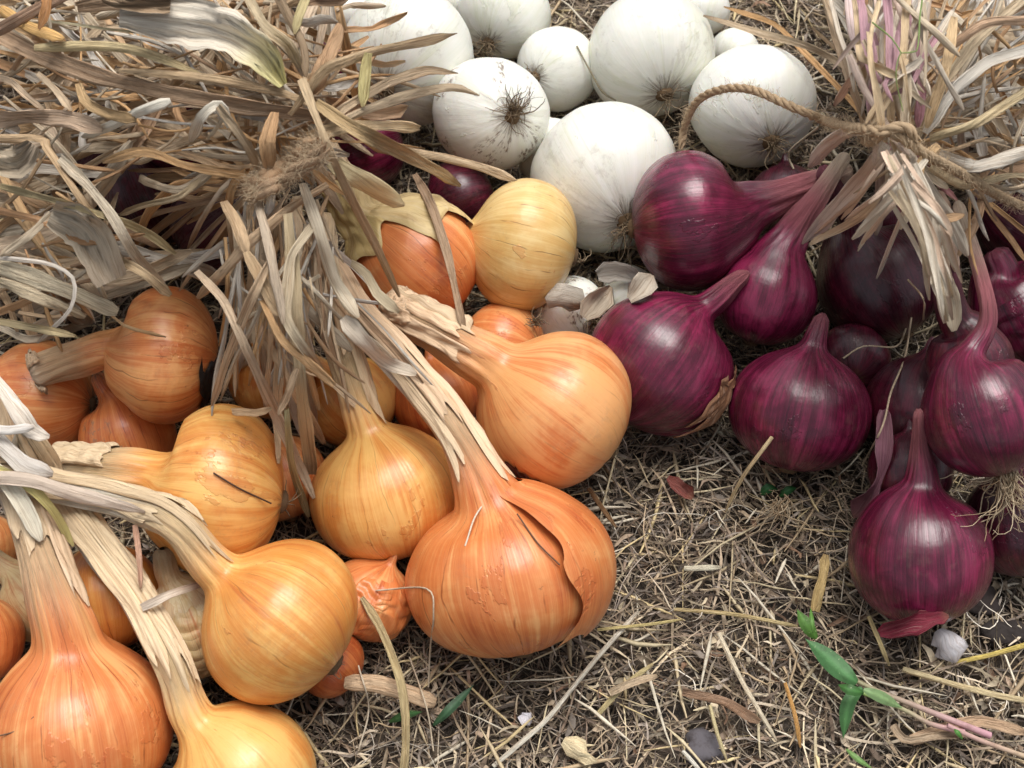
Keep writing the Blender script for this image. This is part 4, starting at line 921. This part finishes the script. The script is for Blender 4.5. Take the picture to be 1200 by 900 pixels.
# ------------------------------------------------------------------ twine
def twine(pts, wpx, label, r, clear=.002, name='twine', colr=(176, 152, 122), pitch=7.5, hairy=1):
    p = catmull(pts, 5); n = len(p); w = np.full(n, float(wpx))
    sf = surf(p[:, 0], p[:, 1], w); s = np.concatenate([[0], np.cumsum(np.hypot(np.diff(p[:, 0]), np.diff(p[:, 1])))])
    rad = wpx * .5 * .85 / FPX
    d = hull_env(s, sf) * .6 + sf * .4; d = smooth1(d, 8, False) - rad - clear
    d = np.minimum(d, smooth1(sf, 2, False) - rad * .8)
    C = P3(p[:, 0], p[:, 1], d)
    stamp(p[:, 0], p[:, 1], d, w, rad)
    t = thing(name, (C[n // 2][0], C[n // 2][1], max(0, C[:, 2].min())), label, 'twine')
    T, N, B = frames(C, (0, 0, 1)); arc = np.concatenate([[0], np.cumsum(np.linalg.norm(np.diff(C, axis=0), axis=1))])
    # resample finely
    m = int(arc[-1] / .0011); a2 = np.linspace(0, arc[-1], m)
    I = lambda X: np.stack([np.interp(a2, arc, X[:, q]) for q in range(3)], -1)
    C2, N2 = I(C), unit(I(N)); T2 = unit(np.gradient(C2, axis=0)); N2 = unit(N2 - T2 * (N2 * T2).sum(-1, keepdims=True)); B2 = np.cross(T2, N2)
    for ply in range(3):
        ph = a2 / (rad * pitch) * 2 * math.pi + ply * 2.094
        c = C2 + (np.cos(ph)[:, None] * N2 + np.sin(ph)[:, None] * B2) * rad * .5
        rr = rad * (.60 + .05 * wob(a2 * 300, r, 3)) * np.clip(np.minimum(a2, a2[-1] - a2) / (rad * 3), .25, 1)
        V, F = tubes([c], [rr], 8)
        cl = np.array(lin(colr)) * r.uniform(.9, 1.08)
        mesh_obj('strand', V, F, M['twine'], t, {'tint': ('FLOAT_COLOR', np.tile(np.append(cl, 1), (len(V), 1)))})
    cs, rs = [], []
    for k in range(int(arc[-1] / .00030 * hairy)):
        i = r.randrange(2, m - 2); dd = unit(T2[i] * r.uniform(-1, 1) + N2[i] * r.gauss(0, .5) + B2[i] * r.gauss(0, .5))
        o0 = C2[i] + unit(N2[i] * r.gauss(0, 1) + B2[i] * r.gauss(0, 1)) * rad * .9
        q = []; L = r.uniform(.003, .010)
        for j in range(6): q.append(o0.copy()); o0 = o0 + dd * L / 6; dd = unit(dd + np.array([r.gauss(0, .3) for _ in range(3)]))
        cs.append(np.array(q)); rs.append(np.full(6, .00009))
    V, F = tubes(cs, rs, 3)
    o = mesh_obj('fuzz', V, F, M['twine'], t, {'tint': ('FLOAT_COLOR', np.tile((*lin((196, 174, 144)), 1), (len(V), 1)))}); o['kind'] = 'stuff'
    return t
twine([(798, 176), (804, 142), (820, 116), (850, 104), (884, 106), (930, 126), (980, 146), (1015, 152), (1050, 158), (1090, 184), (1130, 205), (1180, 234), (1260, 262)], 9,
      'long jute twine looping over a white onion and across the right bundle', r)
twine([(1006, 162), (1020, 166), (1040, 152), (1062, 150), (1078, 168)], 9, 'short knot of jute twine cinching the right bundle of stems', r)
twine([(286, 228), (304, 214), (332, 198), (356, 180), (376, 162)], 16, 'hairy brown jute twine binding the left leaf bundle', r, colr=(176, 144, 112), pitch=16, hairy=4)
twine([(292, 236), (312, 222), (340, 206), (368, 186), (384, 170)], 13, 'second turn of jute twine just below the hairy one on the left knot', r, colr=(168, 140, 112), pitch=16, hairy=4)

# ------------------------------------------------------------------ ground and litter
def hgt(x, y):
    return .003 * np.sin(x * 31 + 1) * np.sin(y * 27) + .002 * np.sin(x * 83 + y * 41) + .0015 * np.sin(y * 127 - x * 64) + .001 * np.sin(x * 211) * np.sin(y * 190) - .005
def terrain():
    a = np.concatenate([[-60, -20, -6, -3, -1.8], np.linspace(-1.0, 1.0, 260), [1.8, 3, 6, 20, 60]])
    X, Yy = np.meshgrid(a, a + .1); Z = np.where((abs(X) < 1.01) & (abs(Yy - .1) < 1.01), hgt(X, Yy), -.006)
    n = len(a)
    o = mesh_obj('ground', np.stack([X, Yy, Z], -1).reshape(-1, 3), grid_faces(n, n, False), M['soil'])
    o['kind'] = 'structure'
terrain()
LIT = [(164, 144, 118), (136, 117, 96), (194, 176, 144), (110, 96, 84), (184, 167, 142), (152, 138, 124), (172, 150, 120), (124, 104, 86)]
def strands(name, N, wlo, whi, llo, lhi, K, curv, zlo, zhi, pal, label, roll=1.0, pw=1.0, across=2, x0=-.72, x1=.72, y0=-.44, y1=.86, bright=(.38, 1.7)):
    x = rng.uniform(x0, x1, N); y = rng.uniform(y0, y1, N); a = rng.uniform(0, 2 * math.pi, N)
    L = llo + (lhi - llo) * rng.random(N) ** 1.7; w = wlo + (whi - wlo) * rng.random(N) ** 2
    pr_ = np.stack([x, y, np.zeros(N)], -1) - CAM; dz = pr_ @ FW; qx = W / 2 + pr_ @ RT / dz * FPX; qy = H / 2 - pr_ @ UP / dz * FPX
    ok = (qx > -300) & (qx < W + 300) & (qy > -160) & (qy < H + 170)
    x, y, a, L, w = x[ok], y[ok], a[ok], L[ok], w[ok]; N = len(x)
    P = np.zeros((N, K, 3)); ang = a.copy(); cx = x.copy(); cy = y.copy(); k0 = rng.normal(0, curv, N)
    z0 = rng.uniform(zlo, zhi, N) ; el = rng.normal(0, .12, N)
    u = np.linspace(0, 1, K)
    for k in range(K):
        P[:, k, 0] = cx; P[:, k, 1] = cy
        P[:, k, 2] = np.maximum(z0 + el * L * (u[k] - .5) + .0012 * np.sin(u[k] * 9 + a), hgt(cx, cy) + .0006)
        ang = ang + k0 + rng.normal(0, curv * .8, N); cx = cx + np.cos(ang) * L / K; cy = cy + np.sin(ang) * L / K
    T = unit(np.gradient(P, axis=1)); up = np.zeros_like(T); up[..., 2] = 1
    side = unit(np.cross(T, up)); nn = np.cross(side, T)
    ro = (rng.normal(0, roll, N))[:, None] + rng.normal(0, .5, N)[:, None] * u[None] * 2
    S_ = side * np.cos(ro)[..., None] + nn * np.sin(ro)[..., None]; N_ = np.cross(S_, T)
    prof = np.minimum(1, np.minimum(u * 5 + .35, (1 - u) * 5 + .25)) 
    W_ = (w[:, None] * prof[None] * (1 + .2 * np.sin(u[None] * 17 + a[:, None])))[..., None]
    if across == 2: cols = [P - S_ * W_, P + S_ * W_]
    elif across == 3: cols = [P - S_ * W_ + N_ * W_ * .5, P.copy(), P + S_ * W_ + N_ * W_ * .5]
    else: cols = [P - S_ * W_, P + N_ * W_ * .8, P + S_ * W_, P - N_ * W_ * .8]
    V = np.stack(cols, 2); nc = len(cols)
    closed = nc == 4
    j = np.arange(nc if closed else nc - 1); i = np.arange(K - 1)
    A = (i[:, None] * nc + j[None]); Bq = (i[:, None] * nc + (j[None] + 1) % nc)
    f = np.stack([A, Bq, Bq + nc, A + nc], -1).reshape(-1, 4)
    F = (f[None] + (np.arange(N) * K * nc)[:, None, None]).reshape(-1, 4)
    pc = np.array([lin(c) for c in pal]); pc = pc * .84 + pc.mean(1, keepdims=True) * .16; pc = pc[rng.integers(0, len(pal), N)] * rng.uniform(bright[0], bright[1], N)[:, None]
    tint = np.ones((N, K * nc, 4)); tint[..., :3] = pc[:, None]
    o = mesh_obj(name, V.reshape(-1, 3), F, M['litter'], None, {'tint': ('FLOAT_COLOR', tint.reshape(-1, 4))}, smooth=True)
    tag(o, label, None, None, 'stuff')
    return o
strands('straw_fibres', 150000, .00025, .00075, .012, .06, 6, .13, -.002, .008, LIT, 'fine matted grey-brown fibres covering the soil')
strands('chopped_leaf_litter', 28000, .0006, .0021, .006, .024, 5, .28, -.001, .008, LIT + [(128, 98, 74), (164, 140, 116)], 'chopped brown leaf scraps scattered through the straw', across=3, roll=.7)
strands('straw_litter', 9000, .0005, .0013, .015, .08, 5, .04, .002, .011, [(216, 198, 156), (198, 178, 138), (224, 212, 186), (184, 158, 120), (220, 196, 140)], 'scattered pale yellow straw stalks on the soil', across=4, roll=.4, bright=(.8, 1.2))
strands('white_root_hairs', 1900, .00016, .0003, .02, .07, 14, .25, .004, .012, [(206, 196, 178), (190, 176, 156)], 'thin whitish root hairs tangled over the straw')

def lay(name, pts, w, colr, label, cat, r, z=None, flat=.8, mat='leaf', **kw):
    """one countable stalk or scrap lying on the litter"""
    t = leaf(None, pts, w, colr, r, flat=flat, stiff=.9, name=name, mat=mat, fold=kw.pop('fold', .05), roll=kw.pop('roll', .1), jag=.05, **kw)
    return tag(t, label, cat, kw.get('group'))
def item(name, pts, w, c, label, cat='straw', flat=.75, mat='leaf', taper=(.9, .8), fold=.05, roll=.1, lift=0.002, group=None):
    sk_ = mat == 'paper'; w = w * (1 if sk_ else .8)
    o = leaf(None, pts, w, c, r, flat=.07 if sk_ else flat, stiff=.9, name=name, mat=mat, taper=(.45, .3) if sk_ else taper, fold=.7 if sk_ else fold, roll=.8 if sk_ else roll, lift=lift, jag=.5 if sk_ else .1)
    return tag(o, label, cat, group)
gS = 'single stalks lying on the litter'
item('straw_stalk', [(578, 898), (640, 845), (700, 770), (748, 716)], 7, (226, 218, 200), 'long white stalk running diagonally from the bottom edge to the big copper onion', group=gS)
item('straw_stalk', [(802, 666), (845, 665)], 9, (230, 222, 196), 'short thick white stalk segment on the litter right of the copper onion', group=gS)
item('straw_stalk', [(700, 838), (730, 805), (765, 778)], 8, (206, 190, 140), 'yellowish straw stalk beside the long white diagonal stalk', group=gS)
item('straw_stalk', [(842, 742), (870, 800), (910, 868)], 7, (196, 184, 160), 'pale grey stalk slanting down left of the green weed', group=gS)
item('straw_stalk', [(790, 714), (860, 720), (935, 734)], 6, (206, 186, 136), 'long horizontal straw stalk left of the green weed tip', group=gS)
item('straw_stalk', [(1120, 776), (1160, 768), (1215, 752)], 7, (222, 198, 110), 'bright yellow stalk at the right edge below the lowest red onion', group=gS)
item('straw_stalk', [(1058, 784), (1110, 800), (1168, 815), (1230, 826)], 9, (210, 192, 150), 'thick jointed pinkish straw stalk right of the green weed', group=gS)
item('straw_stalk', [(905, 512), (870, 560), (850, 600)], 6, (200, 180, 140), 'straw stalk poking out beneath the broad red onion', group=gS)
item('straw_stalk', [(1018, 722), (1030, 750), (1042, 780)], 7, (204, 184, 134), 'straw stalk emerging under the left side of the lowest red onion', group=gS)
item('straw_stalk', [(690, 572), (706, 596), (722, 618)], 7, (140, 106, 72), 'brown stalk sticking out under the striped copper onion', group=gS)
item('straw_stalk', [(700, 738), (760, 732), (800, 726)], 5, (204, 186, 128), 'thin yellow straw just right of the loose skin flap', group=gS)
item('straw_stalk', [(832, 826), (840, 860), (852, 892)], 6, (222, 206, 158), 'pale straw stalk beside the grey stone', group=gS)
item('straw_stalk', [(800, 880), (812, 893), (825, 910)], 6, (228, 222, 206), 'white stalk end at the bottom edge left of the grey stone', group=gS)
item('straw_stalk', [(920, 800), (932, 840), (938, 876)], 6, (186, 140, 80), 'orange-brown stalk between the grey stone and the green weed', group=gS)
item('broken_stalk', [(404, 800), (440, 800), (478, 812), (510, 824)], 26, (214, 184, 150), 'thick pale broken stalk with crumbly end below the peeling copper onion', 'stalk', flat=.6, taper=(.7, .9))
item('dry_grass_blade', [(424, 700), (448, 740), (470, 800), (476, 860), (472, 920)], 13, (176, 158, 118), 'long drooping grey-green dry blade crossing the broken stalk', 'grass blade', flat=.2, taper=(.5, .8), fold=.4, roll=.4, lift=.008)
item('curled_leaf_scrap', [(955, 716), (962, 680), (968, 650)], 15, (190, 164, 112), 'curled ochre leaf scrap on the litter left of the lowest red onion', 'leaf scrap', flat=.3, fold=.5, roll=.5)
item('curled_leaf_scrap', [(800, 810), (850, 822), (890, 846)], 14, (150, 120, 96), 'twisted brown leaf scrap in the straw left of the green weed', 'leaf scrap', flat=.3, fold=.5, roll=.5)
item('curled_leaf_scrap', [(1068, 868), (1110, 854), (1150, 846), (1200, 858)], 18, (180, 152, 124), 'wide folded brown leaf at the bottom right along the pink stem', 'leaf scrap', flat=.2, fold=.5, roll=.4)
item('curled_leaf_scrap', [(1046, 850), (1060, 870), (1092, 862), (1130, 862)], 12, (176, 154, 128), 'wrinkled beige leaf curl beneath the pink stem', 'leaf scrap', flat=.2, fold=.5, roll=.5)
item('curled_leaf_scrap', [(715, 812), (740, 800), (770, 792)], 12, (170, 150, 124), 'grey-beige curled scrap crossing the long white stalk', 'leaf scrap', flat=.3, fold=.5, roll=.5)
item('onion_skin_scrap', [(782, 560), (800, 572), (812, 584)], 22, (126, 66, 58), 'reddish brown skin scrap on straw below the wide dark red onion', 'skin scrap', flat=.15, fold=.5, mat='paper')
item('onion_skin_scrap', [(660, 868), (680, 880), (700, 892)], 26, (222, 206, 168), 'cream papery skin flake at the bottom centre', 'skin scrap', flat=.15, fold=.4, mat='paper')
item('onion_skin_scrap', [(1100, 738), (1112, 756), (1120, 776)], 28, (208, 204, 206), 'translucent whitish skin flake beneath the lowest red onion', 'skin scrap', flat=.1, fold=.3, mat='paper')
item('onion_skin_scrap', [(1030, 742), (1056, 734), (1090, 726), (1112, 722)], 20, (110, 30, 48), 'crimson skin flake sticking out under the lowest red onion', 'skin scrap', flat=.15, fold=.3, mat='paper')
item('onion_skin_scrap', [(1036, 480), (1036, 520), (1030, 560), (1000, 606)], 20, (112, 72, 84), 'long withered purple skin strip hanging in the red pile', 'skin scrap', flat=.15, fold=.5, mat='paper')
item('onion_skin_scrap', [(640, 352), (662, 346), (688, 358)], 34, (164, 156, 144), 'pale papery husk over the dusty white onion behind the striped one', 'skin scrap', mat='paper')
item('onion_skin_scrap', [(700, 322), (722, 316), (752, 330)], 30, (158, 152, 144), 'greyish papery husk below the large smooth white onion', 'skin scrap', mat='paper')
item('onion_skin_scrap', [(684, 372), (700, 352), (716, 336)], 24, (148, 138, 122), 'crumpled beige husk between the two dusty white onions', 'skin scrap', mat='paper')
item('onion_skin_scrap', [(738, 352), (752, 340), (764, 322)], 20, (156, 146, 132), 'narrow pale husk wedged above the wide red onion', 'skin scrap', mat='paper')
item('onion_skin_scrap', [(610, 838), (622, 848)], 16, (196, 194, 200), 'tiny pale grey skin flake below the biggest copper onion', 'skin scrap', flat=.15, fold=.4, mat='paper')

# stones
def stone(px, py, rp, label, c):
    d = float(ground_d(px, py, .004)); ctr = P3(px, py, d); R = rp * d / FPX; rr = random.Random(int(px))
    nr, nc = 14, 20; vs = []
    ph = [rr.uniform(0, 6) for _ in range(6)]
    for i in range(nr):
        a = math.pi * i / (nr - 1)
        for j in range(nc):
            b = 2 * math.pi * j / nc; x, y, z = math.sin(a) * math.cos(b), math.sin(a) * math.sin(b), math.cos(a)
            k = 1 + .14 * math.sin(3 * x + ph[0]) + .12 * math.sin(4 * y + ph[1]) + .08 * math.sin(7 * z + ph[2]) + .05 * math.sin(11 * x + 9 * y + ph[3])
            vs.append(ctr + np.array([x * 1.1, y, z * .6]) * R * k)
    o = mesh_obj('stone', vs, grid_faces(nr, nc), M['soilbit'], None, {'tint': ('FLOAT_COLOR', np.tile((*lin(c), 1), (nr * nc, 1)))})
    tag(o, label, 'stone')
stone(826, 876, 21, 'dark grey stone half buried in litter at the bottom edge', (96, 92, 96))
stone(1140, 700, 24, 'dark soil clod just right of the lowest red onion', (64, 56, 54))
stone(1176, 742, 22, 'black soil clod near the right edge above the yellow stalk', (56, 50, 48))

# green weed
def blade(parent, pts, wp, c, r, name='leaf', zl=.006):
    p = catmull(pts, 6); n = len(p); u = np.linspace(0, 1, n)
    w = wp * np.sin(np.clip(u * 1.0 + .06, 0, 1) * math.pi) ** .7
    sf = surf(p[:, 0], p[:, 1], np.maximum(w, 3)); d = smooth1(np.minimum(sf, sf.mean()), 6, False) - zl - .004 * np.sin(u * math.pi)
    C = P3(p[:, 0], p[:, 1], d); wm = w * d / FPX / 2
    T = unit(np.gradient(C, axis=0)); cv = unit(CAM - C + np.array([.1, 0, .2])); sd_ = unit(np.cross(T, cv)); nn = np.cross(sd_, T)
    vs = []
    for f in (-1, -.5, 0, .5, 1): vs.append(C + sd_ * (wm * f)[:, None] - nn * (wm * (.25 - .3 * abs(f)))[:, None] * -1)
    V = np.stack(vs, 1); 
    t = np.tile(np.append(np.array(lin(c)), 1), (n * 5, 1)).reshape(n, 5, 4); t[:, 2, :3] *= 1.5
    stamp(p[:, 0], p[:, 1], d, w, .0005)
    return mesh_obj(name, V.reshape(-1, 3), grid_faces(n, 5, False), M['green_leaf'], parent, {'tint': ('FLOAT_COLOR', t.reshape(-1, 4))})
def stemtube(parent, pts, w0, w1, c0, c1, name='stem'):
    p = catmull(pts, 7); n = len(p); u = np.linspace(0, 1, n); w = w0 + (w1 - w0) * u
    sf = surf(p[:, 0], p[:, 1], w + 2); d = smooth1(hull_env(np.arange(n) * 1.0, sf), 4, False) - .003
    C = P3(p[:, 0], p[:, 1], d); V, F = tubes([C], [w * d / FPX / 2], 8)
    t = np.array(lin(c0))[None] * (1 - u[:, None]) + np.array(lin(c1))[None] * u[:, None]; t = np.repeat(np.hstack([t, np.ones((n, 1))]), 8, 0)
    stamp(p[:, 0], p[:, 1], d, w, .002)
    return mesh_obj(name, V, F, M['green_leaf'], parent, {'tint': ('FLOAT_COLOR', t)})
wt = thing('green_weed', gp(1010, 800), 'green weed with a pinkish stem and spotted leaf creeping over the straw', 'weed')
stemtube(wt, [(1160, 862), (1120, 846), (1070, 826), (1020, 806), (990, 790)], 9, 5, (196, 150, 160), (150, 150, 110))
stemtube(wt, [(1130, 858), (1090, 848), (1060, 832), (1010, 812)], 7, 4, (190, 140, 150), (140, 170, 96))
stemtube(wt, [(1200, 886), (1150, 868), (1110, 850)], 6, 6, (190, 168, 140), (190, 150, 150))
blade(wt, [(1004, 800), (985, 785), (960, 762), (943, 748)], 24, (70, 112, 66), r)
blade(wt, [(957, 748), (945, 732), (934, 714)], 16, (78, 116, 50), r, zl=.01)
blade(wt, [(953, 742), (951, 724), (950, 712)], 6, (82, 120, 54), r, zl=.01)
blade(wt, [(1010, 806), (994, 825), (988, 866)], 17, (62, 100, 56), r)
blade(wt, [(1012, 812), (995, 808), (982, 802)], 13, (60, 100, 50), r, zl=.009)
blade(wt, [(1012, 808), (1035, 818), (1058, 830)], 14, (112, 138, 92), r)
blade(wt, [(1128, 866), (1122, 858), (1118, 854)], 6, (76, 120, 56), r)
w2 = thing('grass_tuft', gp(520, 835), 'dark green grass blade in the litter below the biggest copper onion', 'grass blade')
blade(w2, [(508, 850), (530, 828), (556, 802)], 11, (52, 80, 54), r)
blade(w2, [(456, 846), (475, 838), (495, 834)], 10, (50, 82, 46), r, zl=.002)
w3 = thing('green_sprout', gp(900, 575), 'tiny dark green sprout in shade beneath the broad red onion', 'sprout')
blade(w3, [(892, 580), (900, 572), (912, 574)], 12, (40, 84, 44), r, zl=.002); blade(w3, [(914, 582), (924, 574), (934, 572)], 10, (40, 84, 44), r, zl=.002)
w4 = thing('green_sprout', gp(1005, 890), 'small green sprout at the bottom edge below the weed', 'sprout')
blade(w4, [(992, 878), (1006, 890), (1024, 902)], 7, (104, 136, 76), r)
w5 = thing('wiry_tendril', gp(1070, 60), 'thin green tendril curling over the bound purple stems', 'tendril')
stemtube(w5, [(1082, -10), (1078, 20), (1074, 60), (1056, 62), (1050, 90), (1058, 130)], 2.2, 1.6, (110, 140, 70), (140, 150, 96))
stemtube(w5, [(1022, 26), (1045, 45), (1056, 62)], 2, 1.6, (120, 140, 80), (110, 140, 70))

# stray root hairs lying over the onions and the litter
def hair(pts, w, c, label, name='root_hair', lift=.001):
    p = catmull(pts, 6); n = len(p); sf = surf(p[:, 0], p[:, 1], np.full(n, 4.0))
    s = np.arange(n) * 1.0; d = smooth1(hull_env(s, sf) * .5 + sf * .5, 4, False); d = np.minimum(d, sf) - lift
    C = P3(p[:, 0], p[:, 1], smooth1(d, 2, False)); V, F = tubes([C], [np.full(n, w) * d / FPX / 2], 5)
    o = mesh_obj(name, V, F, M['root'], None, {'tint': ('FLOAT_COLOR', np.tile((*lin(c), 1), (len(V), 1)))})
    return tag(o, label, 'root')
hair([(545, 640), (560, 600), (590, 575), (640, 580), (690, 600)], 2.2, (212, 200, 180), 'pale root hair looped over the shoulder of the biggest copper onion')
hair([(440, 692), (500, 690), (508, 720), (504, 760), (502, 805)], 2.2, (200, 184, 160), 'pale curved root hair hanging left of the biggest copper onion')
hair([(250, 554), (280, 572), (318, 590)], 2.2, (84, 62, 50), 'thin dark root lying on the big yellow onion')
hair([(606, 602), (630, 636), (656, 662)], 2.0, (112, 84, 66), 'thin brown root lying on the biggest copper onion beside its flap')
hair([(0, 862), (20, 856), (40, 840)], 2.0, (120, 92, 72), 'dark root hair on the large corner onion')
hair([(1068, 372), (1060, 420), (1044, 460), (1034, 500), (1010, 546)], 2.6, (190, 170, 144), 'long pale wavy root hanging down the middle of the red pile')
hair([(1064, 328), (1082, 350), (1082, 374)], 2.4, (186, 166, 138), 'short pale root on the very dark red onion')
hair([(988, 420), (1012, 406), (1050, 406), (1062, 384)], 2.6, (196, 178, 150), 'pale root strands under the very dark red onion')
hair([(676, 54), (692, 84), (706, 108), (722, 118)], 2.0, (150, 140, 116), 'fine root arching between two white onions')
hair([(960, 148), (925, 178), (930, 198)], 2.6, (200, 186, 160), 'pale root drooping beside the twine-crossed white onion')
hair([(420, 780), (432, 830), (420, 880)], 2.2, (206, 192, 170), 'white root hair on litter beside the broken stalk')
hair([(480, 770), (500, 830), (508, 880)], 2.2, (196, 180, 156), 'white root hair right of the drooping blade')
